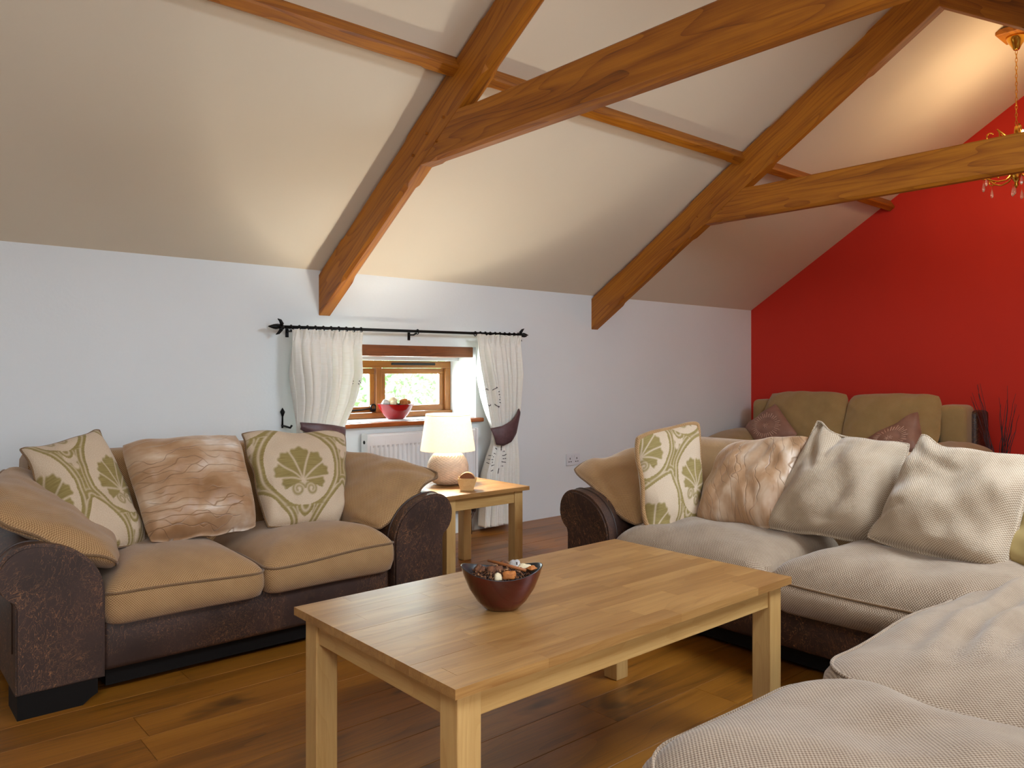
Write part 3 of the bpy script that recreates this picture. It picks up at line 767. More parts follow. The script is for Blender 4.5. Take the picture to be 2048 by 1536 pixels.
def damask_fn(cx, cy, sc, rot=0.):
    """1 = olive, 0 = cream: ogee rings with palmettes, trefoils in the olive ground between"""
    def hw(Y): return .455*np.where(Y < .05, np.sqrt(np.clip(1-((Y-.05)/.50)**2, 0, 1)), np.clip(np.cos(np.clip((Y-.05)/.70, 0, 1)*PI/2), 0, 1)**.95)
    sm = lambda q, wd=.014: np.clip(.5-q/wd/2, 0, 1)
    def f(u, v):
        x = (u-cx)/sc; y = (v-cy)/sc; c, s_ = math.cos(rot), math.sin(rot); x, y = x*c+y*s_, -x*s_+y*c
        D = np.full(x.shape, 9.); pal = np.zeros(x.shape); tre = np.zeros(x.shape)
        for j in range(-2, 3):
            for i in range(-2, 3):
                X = x-(i+(.5 if j % 2 else 0))*1.20; Y = y-j*.93
                h = hw(Y); sl = (hw(Y+.02)-hw(Y-.02))/.04; d = (np.abs(X)-h)/np.sqrt(1+np.clip(sl, -4, 4)**2)
                d = np.where(Y > .75, np.hypot(X, Y-.75), np.where(Y < -.45, np.hypot(np.abs(X), Y+.45)*.9, d))
                r = np.hypot(X, Y+.14); th = np.arctan2(X, Y+.14)
                lk = np.round(th/.56)*.56; ph = (th-lk)/.28
                R_ = np.interp(np.abs(lk), [0, .56, 1.12, 1.68], [.44, .42, .38, .29])*(1-.10*np.abs(ph)**3+.03*np.cos(ph*7))
                fan = sm(r-R_)*(np.abs(th) < 1.95)*(r > .03)
                for q in (-1.4, -.84, -.28, .28, .84, 1.4):
                    fan = fan*(1-sm(r*np.abs(np.sin(np.clip(th-q-np.sign(q)*.30*(r-.25), -1.5, 1.5)))-.010, .010))
                vol = np.zeros(x.shape)
                for sg in (-1, 1):
                    qx, qy = X-sg*.092, Y+.255; q = np.hypot(qx, qy); an = (np.arctan2(qy, -qx*sg)/(2*PI)) % 1.
                    vol = np.maximum(vol, np.maximum(sm(np.abs(q-(.090-.042*an))-.0135), sm(np.abs(q-(.048-.042*an))-.0115)*(an < .75)))
                pal = np.maximum(pal, np.maximum(fan, vol)*(d < -.02)); D = np.minimum(D, d)
                tx, ty = X-.60, Y-.42; q = np.hypot(tx, ty); ta = np.arctan2(tx, ty); tre = np.maximum(tre, sm(q-.085*(1+.45*np.cos(3*ta))))
                tx, ty = X-.0, Y+.62; q = np.hypot(tx, ty); ta = np.arctan2(tx, -ty); tre = np.maximum(tre, sm(q-.085*(1+.45*np.cos(3*ta))))
        g = np.where(D < 0, pal, 1.)
        line = np.maximum(sm(np.abs(D-.055)-.011, .012), sm(np.abs(D-.115)-.006, .010))
        return np.clip(g*(1-line)*(1-tre*(D > .10)), 0, 1)
    return f

def arm_profile(inner, sgn, z0=.08):
    """scroll arm outline in (x,z): inner = x of inner face, sgn = outward direction"""
    P = [(0, z0), (0, .30)]
    for a in np.linspace(0, PI/2, 12): P.append((.215-.215*math.cos(a), .36+.193*math.sin(a)))
    for a in np.linspace(PI/2, -1.05, 16)[1:]: P.append((.215+.094*math.cos(a), .459+.094*math.sin(a)))
    P += [(.255, .355), (.255, .20), (.255, z0)]
    return [(inner+sgn*x, z) for x, z in P]
def xf(VF, M):
    A = np.array(M); return np.asarray(VF[0]) @ A[:3, :3].T+A[:3, 3], VF[1]
def arm(M, inner, sgn, depth, parent):
    P = arm_profile(inner, sgn)
    o = mk('arm', xf(fixn(prism(P, 1, .0, depth)), M), M_LEA, parent, auto=40)
    # raised front facing with its corded seam
    cx = inner+sgn*.15; Q = [((x-cx)*.955+cx, (z-.32)*.962+.317) for x, z in P]
    mk('arm_front_panel', xf(fixn(prism(Q, 1, -.008, .002)), M), M_LEA, o, auto=40)
    path = [(x, .052, z+.001) for x, z in P[1:-1]]
    mk('piping', xf(tube(path, .0042, 6), M), M_LPIPE, o, smooth=True)
    return o
def foot(M, x0, x1, y0, parent, sgn):
    pr = [(x0, 0), (x1-sgn*.045, 0), (x1-sgn*.022, .018), (x1, .030), (x1, .078), (x0, .078)]
    mk('foot', xf(fixn(prism(pr, 1, y0, y0+.16)), M), M_BLACKFOOT, parent)

# ---- two-seater by the window wall
ML = Matrix.Translation((1.238, 2.857, 0)); HI = .566
so = thing('sofa', 'two-seater sofa, brown distressed leather with tan woven cushions, under the window wall', 'sofa', (1.238, 3.3, 0), 'matching woven and leather sofas')
arm(ML, -HI, -1, .90, so); arm(ML, HI, 1, .90, so)
mk('base', xf(box(-HI, HI, .030, .86, .082, .262, .02, 3), ML), M_LEA, so, auto=40)
mk('plinth', xf(box(-HI+.02, HI-.02, .075, .80, .020, .082), ML), M_BLACKFOOT, so)
for s in (-1, 1):
    foot(ML, s*(HI+.25), s*(HI+.02), .004, so, -s); foot(ML, s*(HI+.25), s*(HI+.02), .72, so, -s)
bkp = [(.56, .25), (.64, .74), (.68, .768), (.75, .775), (.83, .745), (.87, .60), (.87, .082), (.60, .082)]
mk('backrest', xf(fixn(prism(bkp, 0, -HI-.12, HI+.12)), ML), M_TAN, so, auto=60)
cushion('seat_cushion', .672, 1.226, 2.832, 3.52, .243, .345, .432, M_TAN, so, 21, .05, .006, .006, None, M_PIPE, dp_=3.2)
cushion('seat_cushion', 1.230, 1.806, 2.836, 3.52, .243, .352, .435, M_TAN, so, 25, .05, .006, .006, None, M_PIPE, dp_=3.2)

# arm cushions (loose, leaning over the leather arms)
pillow('arm_cushion', 'tan woven cushion flopped over the sofa arm beside the side table', 'cushion',
       [(1.90, 3.52, .70), (2.105, 2.945, .635), (1.775, 2.925, .415), (1.70, 3.42, .44)], .075, M_TAN, 31, pin=-.02, pipe=M_PIPE, lump=.006, tb=.05, group='arm cushions',
       folds=[(.95, .9, .3, .5, .018, .12)])
pillow('arm_cushion', 'tan woven cushion over the sofa arm at the left edge of the picture', 'cushion',
       [(.335, 2.96, .665), (.50, 3.50, .73), (.80, 3.40, .44), (.712, 2.885, .435)], .07, M_TAN, 33, pin=-.06, pipe=M_PIPE, lump=.005, tb=.055, group='arm cushions')
DG = 'damask palmette cushions'
pillow('damask_cushion', 'olive damask cushion tilted beside the left arm of the two-seater', 'cushion',
       [(.512, 3.40, .805), (.803, 3.45, .845), (.905, 3.22, .440), (.63, 3.06, .44)], .075, M_DAMASK, 41, n=150, pin=.05, ears=(.012, .03, 0, 0), pipe=M_PIPE, motif_fn=damask_fn(.80, .52, .70, .0), group=DG, lump=.006)
pillow('velvet_cushion', 'crinkled gold velvet cushion in the middle of the two-seater', 'cushion',
       [(.850, 3.36, .815), (1.310, 3.34, .828), (1.318, 3.14, .452), (.893, 3.13, .445)], .105, M_VELVET, 43, pin=.04, pipe=None, group='velvet cushions', lump=.008,
       folds=[(-.3, -.9, .1, .1, .012, .10), (.7, -.95, .75, -.2, .01, .08)])
pillow('damask_cushion', 'olive damask cushion upright at the right end of the two-seater', 'cushion',
       [(1.345, 3.39, .832), (1.870, 3.39, .798), (1.700, 3.14, .425), (1.375, 3.16, .44)], .08, M_DAMASK, 45, n=150, pin=.05, pipe=M_PIPE, motif_fn=damask_fn(.44, .50, .80), group=DG, lump=.006)

# ---- corner sofa on the right
cs = thing('corner_sofa', 'large L-shaped corner sofa, oatmeal woven seats on brown leather, at right', 'sofa', (2.9, 1.2, 0), 'matching woven and leather sofas')
MR = Matrix.Translation((2.572, 2.312, 0)) @ Matrix.Rotation(-PI/2, 4, 'Z')      # local x -> -Y, local y -> +X
arm(MR, 0, -1, .92, cs)
mk('base', box(2.628, 3.44, -.10, 2.312, .082, .262, .02, 3), M_LEA, cs, auto=40)
mk('base', box(1.02, 2.626, -.02, .80, .082, .262, .02, 3), M_LEA, cs, auto=40)
mk('plinth', box(2.68, 3.38, .0, 2.28, .02, .082), M_BLACKFOOT, cs); mk('plinth', box(1.08, 2.66, .04, .74, .02, .082), M_BLACKFOOT, cs)
foot(MR, -.25, -.02, .004, cs, 1); foot(MR, -.25, -.02, .72, cs, 1)
for fx, fy in ((1.04, .02), (1.04, .66)): mk('foot', box(fx, fx+.16, fy, fy+.1, 0, .08, .004), M_BLACKFOOT, cs)
bk = [(3.13, .25), (3.20, .735), (3.24, .762), (3.31, .77), (3.40, .74), (3.44, .60), (3.44, .082), (3.17, .082)]
mk('backrest', fixn(prism(bk, 1, -.10, 2.42)), M_TAN, cs, auto=60)
bk2 = [(.06, .25), (.0, .735), (-.04, .765), (-.12, .77), (-.2, .74), (-.24, .60), (-.24, .082), (.02, .082)]
mk('backrest', fixn(prism(bk2, 0, 1.02, 3.44)), M_GREIGE, cs, auto=60)
rip1 = lambda x, y: .017*np.sin((y*1.0-.10*x)*62+1.5*np.sin(x*5))*np.exp(-((y-.70)/.13)**2)*np.clip((x-1.8)*3, 0, 1)
cushion('seat_cushion', 2.548, 3.22, 1.545, 2.305, .245, .350, .440, M_GREIGE, cs, 51, .07, .02, .012, None, M_GREIGE, dp_=6., dips=[(2.92, 1.98, .10, .018), (2.85, 1.75, .09, .012)])
cushion('seat_cushion', 2.545, 3.22, .60, 1.540, .235, .346, .462, M_GREIGE, cs, 53, .08, .03, .012, None, M_PIPE, dp_=5.)
cushion('seat_cushion', 1.700, 3.05, .02, .915, .245, .405, .458, M_GREIGE, cs, 55, .16, .03, .012, rip1, M_GREIGE)
cushion('seat_cushion', 1.03, 1.705, .02, .905, .25, .40, .478, M_GREIGE, cs, 57, .15, .035, .014, None, M_GREIGE, dips=[(1.72, .60, .10, .02)])

pillow('arm_cushion', 'oatmeal woven cushion flopped over the arm of the corner sofa', 'cushion',
       [(2.70, 2.665, .630), (3.14, 2.52, .715), (3.05, 2.26, .45), (2.66, 2.235, .42)], .07, M_TAN, 61, pin=-.03, pipe=M_PIPE, lump=.005, tb=.05, group='arm cushions')
pillow('damask_cushion', 'pale damask cushion beside the arm of the corner sofa', 'cushion',
       [(2.715, 2.275, .800), (3.08, 2.215, .852), (2.925, 2.075, .425), (2.640, 2.140, .402)], .055, M_DAMASK, 63, n=150, pin=.03, pipe=M_TAN, motif_fn=damask_fn(.80, .42, .72, -.55), group=DG, lump=.006, tb=.085, pr=.012)
pillow('velvet_cushion', 'crinkled gold velvet cushion on the corner sofa, partly behind a cream one', 'cushion',
       [(3.14, 2.085, .765), (3.14, 1.660, .815), (2.93, 1.69, .455), (2.88, 2.085, .425)], .10, M_VELVET2, 65, pin=.03, group='velvet cushions', lump=.010,
       folds=[(-.1, .2, .6, -.8, .022, .12)])
pillow('woven_cushion', 'cream woven cushion with a raised corner, left of the two on the corner sofa', 'cushion',
       [(3.12, 1.655, .845), (3.13, 1.265, .822), (2.93, 1.27, .455), (2.93, 1.765, .445)], .095, M_CREAM, 67, n=60, pin=.045, ears=(.055, 0, 0, 0), rq=.17, pipe=M_CREAM, lump=.012, group='cream woven cushions',
       folds=[(-.9, .95, -.45, .2, .030, .10), (-.75, .1, -.9, -.5, .012, .10), (-.35, .95, -.3, .4, .02, .07)])
pillow('woven_cushion', 'cream woven cushion with piped edge at the right end of the corner sofa', 'cushion',
       [(3.02, 1.195, .828), (3.05, .815, .812), (2.83, .850, .442), (2.84, 1.290, .488)], .095, M_CREAM, 69, n=60, pin=.045, ears=(.048, 0, 0, 0), rq=.17, pipe=M_CREAM, lump=.012, group='cream woven cushions',
       folds=[(-.85, .75, -.1, .45, .022, .12), (-.95, -.55, -.6, -.35, .02, .08)])
pillow('satin_cushion', 'olive gold satin cushion just showing at the right edge', 'cushion',
       [(3.03, .905, .64), (2.95, .50, .72), (2.78, .50, .46), (2.93, .885, .43)], .07, M_OLIVE, 71, pin=.04, lump=.006)

# ---- camel sofa against the red wall
rsf = thing('sofa', 'camel chenille two-seater against the red wall', 'sofa', (6.3, 3.07, 0))
YC = 3.07
for s in (1, -1):
    ya, yb = YC+s*.735, YC+s*1.03
    mk('arm', box(5.86, 6.70, ya, yb, .08, .46, .04, 3), M_LEA, rsf, auto=50)
    o = cushion('arm_pad', 5.80, 6.55, min(ya, yb)-.02, max(ya, yb)+.03, .44, .50, .575, M_CHEN, rsf, 81+s, .09, .03, .006)
    wv = box(6.36, 6.60, YC+s*.70, YC+s*.90, .50, .845, .05, 4); mk('back_wing', wv, M_CHEN, rsf, auto=60)
mk('base', box(5.90, 6.70, YC-.74, YC+.74, .08, .30, .02), M_LEA, rsf)
mk('back_frame', box(6.50, 6.76, YC-.94, YC+.94, .08, .80, .03, 3), M_LEA, rsf, auto=50)
for a, b, sd in ((YC-.005, YC+.735, 83), (YC-.735, YC-.012, 85)):
    cushion('seat_cushion', 5.88, 6.36, a, b, .28, .40, .47, M_CHEN, rsf, sd, .06, .02, .006)
    pillow('x', '', '', [(6.40, b-.02, .905), (6.40, a+.02, .915), (6.24, a+.01, .46), (6.24, b-.01, .46)], .10, M_CHEN, sd+1, pin=-.015, lump=.006, tb=.07, parent=rsf)
for o in list(rsf.children):
    if o.name.startswith('cover'): o.name = 'back_cushion'
for fx in (5.95, 6.60):
    for fy in (YC-.95, YC+.90): mk('foot', box(fx, fx+.06, fy, fy+.06, 0, .08), M_BLACKFOOT, rsf)
def burst(th, g, cu, cv, r0, r1, n):
    fr, Sg, Tg, nrm = g; fs = []
    nn = Sg.shape[0]; sax = Sg[0]; tax = Tg[:, 0]
    def at(a, b):
        i = np.interp(a, sax, np.arange(nn)); j = np.interp(b, tax, np.arange(nn)); i0, j0 = int(min(i, nn-2)), int(min(j, nn-2)); p, q = i-i0, j-j0
        return (fr[j0, i0]*(1-p)+fr[j0, i0+1]*p)*(1-q)+(fr[j0+1, i0]*(1-p)+fr[j0+1, i0+1]*p)*q+nrm*.002
    for k in range(n):
        a = 2*PI*k/n; q1 = r1 if k % 2 else r1*.9
        fs.append(tube([at(cu+q*math.cos(a), cv+q*math.sin(a)) for q in np.linspace(r0, q1, 4)], .0035, 5))
    for k in range(8):
        a = 2*PI*k/8; fs.append(tube([at(cu+q*math.cos(a), cv+q*math.sin(a)) for q in np.linspace(.03, .16, 3)], .003, 5))
    mk('sunburst_embroidery', join(*fs), M_EMB, th, smooth=True)
th, g = pillow('sunburst_cushion', 'mauve sunburst cushion standing on a corner at the left of the camel sofa', 'cushion',
       [(6.18, 3.93, .60), (6.24, 3.66, .825), (6.12, 3.38, .57), (6.04, 3.66, .42)], .06, M_MAUVE, 91, pin=.05, lump=.004, group='mauve sunburst cushions')
burst(th, g, 0, 0, .48, .74, 34)
th, g = pillow('sunburst_cushion', 'mauve sunburst cushion tilted at the right of the camel sofa', 'cushion',
       [(6.10, 2.80, .56), (6.22, 2.445, .800), (6.10, 2.36, .50), (6.00, 2.68, .44)], .06, M_MAUVE, 93, pin=.05, lump=.004, group='mauve sunburst cushions')
burst(th, g, -.15, 0, .45, .72, 34)

# twigs in a floor vase
vs = thing('floor_vase', 'dark floor vase by the red wall holding plum twigs', 'vase', (6.5, 1.985, 0))
mk('body', lathe([(.06, 0), (.085, .05), (.09, .2), (.06, .36), (.055, .42), (.062, .43), (.054, .43), (.05, .41), (.05, .38)], (6.5, 1.985, 0), 20), M_BOWLIN, vs, smooth=True)
r = random.Random(5)
for i in range(26):
    left = i < 12
    y0 = 1.985+(.022 if left else -.02)+r.uniform(-.018, .018); x0 = 6.5+r.uniform(-.03, .03)
    h = r.uniform(.62, 1.02); dy = (r.uniform(.04, .16) if left else r.uniform(-.09, .04)); pts = []
    for k in range(9):
        t = k/8; pts.append((x0+r.uniform(-.004, .004)+.05*t*r.uniform(-.2, .6), y0+dy*t**1.4+r.uniform(-.006, .006), .30+(h-.30)*t))
    tag(mk('twig', tube(pts, np.linspace(.0045, .0012, 9), 5), M_TWIG, None), 'thin plum-coloured twig in the %s bunch of the vase by the red wall' % ('left, outward-leaning' if left else 'right, upright'), 'twig', 'plum twigs, left bunch' if left else 'plum twigs, right bunch')

# ------------------------------------------------------------------ table lamp
lx, ly, lz = 2.527, 3.455, .4803
lm = thing('table_lamp', 'lit table lamp with cream shade and round wicker base', 'lamp', (lx, ly, lz))
V = []; n, m = 120, 54
for j in range(m):
    t = j/(m-1); z = .004+.176*t; e = (z-.088)/.098; r0 = .112*math.sqrt(max(.02, 1-e*e*.80)) if t < .97 else .05
    if t < .12: r0 *= .86+.14*(t/.12)**.5
    for i in range(n):
        a = 2*PI*i/n; wv = .0026*math.cos(a*26+PI*(j//2 % 2))*(1 if .05 < t < .93 else 0)+(.0012 if j % 2 else -.0008)
        V.append((lx+(r0+wv)*math.cos(a), ly+(r0+wv)*math.sin(a), lz+z))
F = [(j*n+i, j*n+(i+1) % n, (j+1)*n+(i+1) % n, (j+1)*n+i) for j in range(m-1) for i in range(n)]+[tuple(range(n-1, -1, -1)), tuple((m-1)*n+i for i in range(n))]
mk('base', (V, F), M_WICKER, lm, smooth=True)
mk('stem', lathe([(.010, .18), (.010, .235), (.016, .236), (.016, .262)], (lx, ly, lz), 12), M_BRASS, lm, smooth=True)
a = [(.150, .186), (.1505, .190), (.1215, .384), (.121, .388)]
V1, F1 = lathe(a, (lx, ly, lz), 48, False); V2, F2 = lathe([(r_-.002, z) for r_, z in a], (lx, ly, lz), 48, False)
N = len(V1); F = F1+[tuple(q+N for q in f[::-1]) for f in F2]
for i in range(48):
    l = (i+1) % 48; F += [(i, N+i, N+l, l)]; k = 3*48; F += [(k+i, k+l, N+k+l, N+k+i)]
sh = mk('shade', (np.concatenate([V1, V2]), F), M_SHADE, lm, smooth=True)
mk('trim_band', tube([(lx+.1225*math.cos(t), ly+.1225*math.sin(t), lz+.380) for t in np.linspace(0, 2*PI, 48, endpoint=False)], .0012, 4, True), M_TRUG, sh)
for k in range(3):
    t = 2*PI*k/3+.4; mk('shade_spoke', tube([(lx, ly, lz+.262), (lx+.119*math.cos(t), ly+.119*math.sin(t), lz+.372)], .0015, 5), M_BRASS, lm)
mk('bulb', lathe([(.012, .262), (.016, .272), (.028, .295), (.030, .312), (.022, .332), (.004, .342)], (lx, ly, lz), 16), M_BULB, lm, smooth=True)
def point(name, loc, e, col, rad):
    l = bpy.data.lights.new(name, 'POINT'); l.energy = e; l.color = col; l.shadow_soft_size = rad
    o = bpy.data.objects.new(name, l); COL.objects.link(o); o.location = loc
WARM = (1, .73, .44)
point('table_lamp_light', (lx, ly, lz+.30), 235, (1, .93, .80), .032)

# wooden coaster trug on the side table
bx, by, bz = 2.487, 3.228, .4803
f0 = Matrix.Translation((bx, by, bz)) @ Matrix.Rotation(math.radians(-41), 4, 'Z')
tr = thing('coaster_holder', 'small pale wooden trug holding round coasters on the side table', 'coaster holder', (bx, by, bz))
pf = [(-.032, 0), (.032, 0), (.047, .045), (.050, .062), (-.050, .062), (-.047, .045)]
for d in (-.032, .026): mk('side_panel', xf(fixn(prism(pf, 1, d, d+.006)), f0), M_TRUG, tr)
mk('bottom', xf(box(-.031, .031, -.026, .026, .001, .006), f0), M_TRUG, tr)
for s in (-1, 1): mk('end_panel', xf(fixn(prism([(s*.030, .002), (s*.046, .05), (s*.040, .05), (s*.025, .002)], 1, -.026, .026)), f0), M_TRUG, tr)
for k in range(5):
    d = -.022+k*.0088
    V, F = lathe([(.041, 0), (.043, .001), (.043, .006), (.041, .007)], (0, 0, 0), 28)
    V = np.c_[V[:, 0], V[:, 2]+d, V[:, 1]+.049]
    tag(mk('coaster', xf(fixn((V, F)), f0), M_TRUG if k else M_LINTEL, None, smooth=False), 'pale round wooden coaster standing behind the dark one in the trug' if k else 'dark round wooden coaster at the front of the trug on the side table', 'coaster', 'pale round coasters in the trug' if k else 'round coasters in the trug')

# ------------------------------------------------------------------ bowls and potpourri
def bowl_mesh(c, prof, n, sx, sy, rise, ang, cap=(1, 0)):
    """prof outer (r,z) then inner; r scaled by sx,sy; rim lifted along +-x"""
    ca, sa = math.cos(ang), math.sin(ang); V = []; F = []; H = max(z for _, z in prof)
    for r_, z in prof:
        for i in range(n):
            a = 2*PI*i/n; x = r_*math.cos(a)*sx; y = r_*math.sin(a)*sy; zz = z+rise*(z/H)**2*math.cos(a)**2
            V.append((c[0]+x*ca-y*sa, c[1]+x*sa+y*ca, c[2]+zz))
    for j in range(len(prof)-1):
        for i in range(n): F.append((j*n+i, j*n+(i+1) % n, (j+1)*n+(i+1) % n, (j+1)*n+i))
    if cap[0]: F.append(tuple(range(n-1, -1, -1)))
    if cap[1]: F.append(tuple((len(prof)-1)*n+i for i in range(n)))
    return np.array(V), F
bc = (1.308, 1.55, CT+.0003); ba = math.radians(-38)
bo = thing('bowl', 'glossy dark red boat-shaped bowl of potpourri on the coffee table', 'bowl', bc, 'potpourri bowls')
mk('body', bowl_mesh(bc, [(.030, 0), (.040, .002), (.060, .022), (.080, .050), (.094, .078), (.099, .092)], 48, 1.08, .80, .022, ba), M_BOWL, bo, smooth=True)
mk('inside', bowl_mesh(bc, [(.099, .092), (.0985, .0935), (.096, .0925), (.090, .078), (.075, .050), (.055, .026), (.03, .010)], 48, 1.08, .80, .022, ba, (0, 1)), M_BOWLIN, bo, smooth=True)
def petals():
    g = G('mixed_dried_petals'); n = g.noise(g.co(), 95, 3, .6)
    return g.out(g.ramp(n, [(.34, lin('#1e120c')), (.5, lin('#4a2c1a')), (.60, lin('#84522c')), (.68, lin('#b08a64'))]), .85)
pc = {'brown': plain('dried_husk_brown', '#6b4024', .8, var=.4, sc=60, bump=.5), 'dark': petals(), 'cream': plain('cream_dried_pod', '#e2d0ab', .7, var=.15, sc=60, bump=.4),
      'orange': plain('orange_dried_peel', '#b0692c', .7, var=.25, sc=50, bump=.3), 'stick': plain('cinnamon_stick_bark', '#8c4e1c', .6, var=.25, sc=40), 'grey': plain('grey_feathered_pod', '#b8b4b0', .7, var=.25, sc=60)}
ca, sa = math.cos(ba), math.sin(ba)
def bp(u, v, h): return (bc[0]+u*ca-v*sa, bc[1]+u*sa+v*ca, bc[2]+h)
# heap of frizzy petals (uncountable) on a packed bed
r = np.random.RandomState(2); fs = []
for i in range(620):
    q = r.uniform(0, 1)**.5; a = r.uniform(0, 6.28); u, v = .076*q*math.cos(a), .054*q*math.sin(a); z = .081+.020*(1-q*q)+r.uniform(-.006, .006)+.012*(u/.09)**2
    d = r.normal(size=3)*np.array([.006, .006, .0045]); c0 = np.array(bp(u, v, z))
    fs.append(tube([c0-d, c0+r.normal(size=3)*.004, c0+d], [.0010, .0022, .0006], 4))
bed = bowl_mesh(bc, [(.084, .066), (.06, .074), (.03, .080), (.004, .082)], 24, 1.0, .76, .010, ba, (0, 1))
tag(mk('potpourri', join(bed, *fs), pc['dark'], None, kind='stuff'), 'dark frizzy dried petals filling the red bowl on the coffee table', 'potpourri', kind='stuff')
tag(mk('cinnamon_stick', tube([bp(-.035, .035, .118), bp(.0, .012, .114), bp(.062, -.018, .103)], .0042, 8), pc['stick'], None, smooth=True), 'long cinnamon stick lying across the bowl on the coffee table', 'cinnamon stick')
for nm, lab, u, v, h, rad, k, sx, sz in (
    ('dried_pod', 'large brown ridged husk in the middle of the bowl on the coffee table', -.018, -.004, .098, .019, 'brown', 1.2, .8),
    ('dried_pod', 'cream papery pod at the front rim of the bowl on the coffee table', -.012, -.047, .094, .011, 'cream', 1, .9),
    ('dried_pod', 'grey feathery pod at the back right of the bowl on the coffee table', .036, .030, .106, .015, 'grey', 1, .8),
    ('dried_pod', 'pale cream peel at the right of the bowl on the coffee table', .058, .018, .104, .015, 'cream', 1.3, .5),
    ('dried_pod', 'orange shaggy husk at the front right of the bowl on the coffee table', .018, -.040, .097, .015, 'orange', 1.2, .8),
    ('dried_pod', 'small brown husk at the far left of the bowl on the coffee table', -.058, .010, .100, .016, 'brown', 1, .8),
    ('dried_pod', 'ochre peel against the right rim of the bowl on the coffee table', .078, -.008, .106, .012, 'orange', 1.2, .5),
    ('dried_pod', 'brown curled husk left of the cinnamon stick in the bowl on the coffee table', .006, .040, .104, .014, 'brown', 1.1, .7)):
    tag(mk(nm, blob(bp(u, v, h), rad, int(abs(u)*1e4), sx, 1, sz, .22, 14, 9), pc[k], None, smooth=True), lab, 'dried pod', 'potpourri pieces')
sb = (2.782, 4.385, WZ0+.0005)
b2 = thing('bowl', 'bright red tapering bowl on the window sill', 'bowl', sb, 'potpourri bowls')
mk('body', bowl_mesh(sb, [(.050, 0), (.058, .003), (.085, .028), (.112, .064), (.128, .098)], 40, 1, .8, .004, 0), M_BOWLRED, b2, smooth=True)
mk('inside', bowl_mesh(sb, [(.128, .098), (.126, .099), (.118, .085), (.08, .04), (.03, .03)], 40, 1, .8, .004, 0, (0, 1)), M_BOWLIN, b2, smooth=True)
for u, v, h, rad, k, lab in ((.045, -.03, .112, .030, 'orange', 'round tan dried pod in the bowl on the window sill'), (.088, -.01, .105, .022, 'orange', 'small tan dried pod at the right of the window sill bowl'),
      (-.03, .0, .122, .036, 'cream', 'large cream dried flower in the window sill bowl'), (-.090, -.02, .108, .026, 'grey', 'pale grey pod at the left of the window sill bowl'), (-.052, -.05, .106, .02, 'cream', 'small cream pod at the front of the window sill bowl'),
      (.01, .05, .105, .028, 'brown', 'brown dried husk at the back of the window sill bowl')):
    tag(mk('dried_pod', blob((sb[0]+u, sb[1]+v, sb[2]+h), rad, int(abs(u)*999), 1, 1, .85, .15, 14, 9), pc[k], None, smooth=True), lab, 'dried pod', 'pods in the sill bowl')

# ------------------------------------------------------------------ chandelier
hx, hy = 5.775, YR
ch = thing('chandelier', 'brass candle chandelier with crystal drops hanging near the red wall', 'chandelier', (hx, hy, 2.2))
mk('mounting_block', box(hx-.11, hx+.11, hy-.09, hy+.09, 3.275, 3.312, .006), M_BEAM, ch)
mk('ceiling_cup', lathe([(.012, 3.185), (.018, 3.19), (.030, 3.215), (.050, 3.245), (.056, 3.262), (.06, 3.275)], (hx, hy, 0), 20), M_BRASS, ch, smooth=True)
z = 3.188; k = 0
while z > 2.70:
    L = .016; a = np.linspace(0, 2*PI, 12, endpoint=False)
    if k % 2: P = [(hx+.006*math.cos(t), hy, z-L+L*math.sin(t)) for t in a]
    else: P = [(hx, hy+.006*math.cos(t), z-L+L*math.sin(t)) for t in a]
    mk('chain_link', tube(P, .0022, 5, True), M_BRASS, ch, smooth=True)
    z -= .0255; k += 1
mk('column', lathe([(.004, 2.695), (.010, 2.69), (.014, 2.66), (.008, 2.60), (.016, 2.57), (.022, 2.54), (.012, 2.50), (.010, 2.45), (.020, 2.42), (.034, 2.40), (.036, 2.37), (.020, 2.345), (.010, 2.325), (.014, 2.31), (.003, 2.29)][::-1], (hx, hy, 0), 18), M_BRASS, ch, smooth=True)
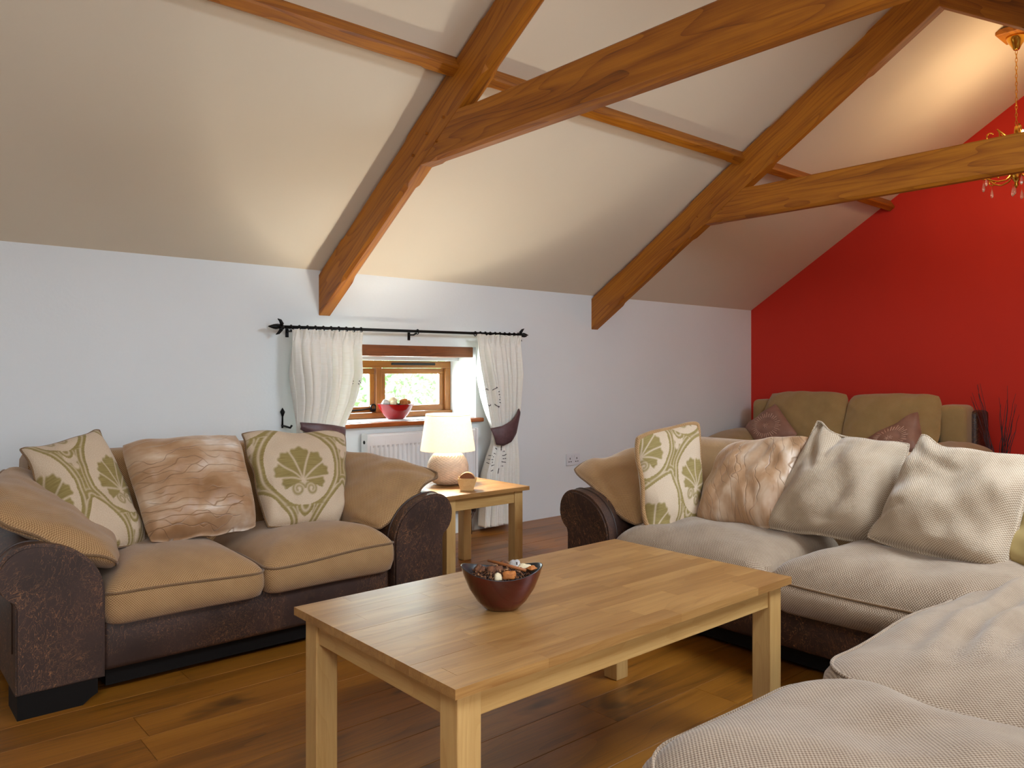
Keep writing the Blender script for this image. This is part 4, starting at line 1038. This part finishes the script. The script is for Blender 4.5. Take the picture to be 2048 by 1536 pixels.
def drop(x, y, z, par):
    d = mk('crystal_drop', lathe([(.001, -.062), (.008, -.052), (.010, -.044), (.006, -.02), (.001, 0)], (x, y, z), 8), M_CRYSTAL, par, smooth=False)
    mk('hanger', tube([(x, y, z-.002), (x, y, z+.022)], .001, 4), M_BRASS, par)
for q in range(5):
    a = 2*PI*q/5+2.30; dx, dy = math.cos(a), math.sin(a)
    P = [(.02, 2.39), (.06, 2.345), (.12, 2.335), (.18, 2.355), (.225, 2.40), (.25, 2.44)]
    s = np.linspace(0, len(P)-1, 22); rr = np.interp(s, range(len(P)), [p[0] for p in P]); zz = np.interp(s, range(len(P)), [p[1] for p in P])
    A = mk('arm', tube([(hx+dx*r_, hy+dy*r_, z_) for r_, z_ in zip(rr, zz)], .0055, 8), M_BRASS, ch, smooth=True)
    sp = [(.15+(.055-.0065*t)*math.cos(t+2.2)*1.0, 2.635+(.05-.006*t)*math.sin(t+2.2)) for t in np.linspace(0, 6.5, 24)]
    mk('scroll', tube([(hx+dx*.012, hy+dy*.012, 2.59)]+[(hx+dx*.07, hy+dy*.07, 2.64)]+[(hx+dx*u, hy+dy*u, v) for u, v in sp], .0045, 6), M_BRASS, ch, smooth=True)
    sp = [(.19+(.05-.006*t)*math.cos(-t+2.8), 2.375+(.045-.005*t)*math.sin(-t+2.8)) for t in np.linspace(0, 5.5, 20)]
    mk('scroll', tube([(hx+dx*u, hy+dy*u, v) for u, v in sp], .0045, 6), M_BRASS, ch, smooth=True)
    ex, ey = hx+dx*.25, hy+dy*.25
    mk('candle_cup', lathe([(.006, 2.435), (.030, 2.445), (.034, 2.452), (.012, 2.455), (.012, 2.47)], (ex, ey, 0), 16), M_BRASS, A, smooth=True)
    mk('candle', lathe([(.010, 2.47), (.010, 2.53)], (ex, ey, 0), 12), M_WHITEP, A, smooth=True)
    mk('bulb', lathe([(.006, 2.53), (.014, 2.548), (.012, 2.575), (.002, 2.60)], (ex, ey, 0), 10), M_BULB, A, smooth=True)
    drop(ex, ey, 2.42, A); drop(hx+dx*.20, hy+dy*.20, 2.33, A)
    point('chandelier_light', (ex, ey, 2.565), 17, WARM, .016)
for q in range(3):
    a = 2*PI*q/3+.6; drop(hx+.03*math.cos(a), hy+.03*math.sin(a), 2.315-.02*q, ch)
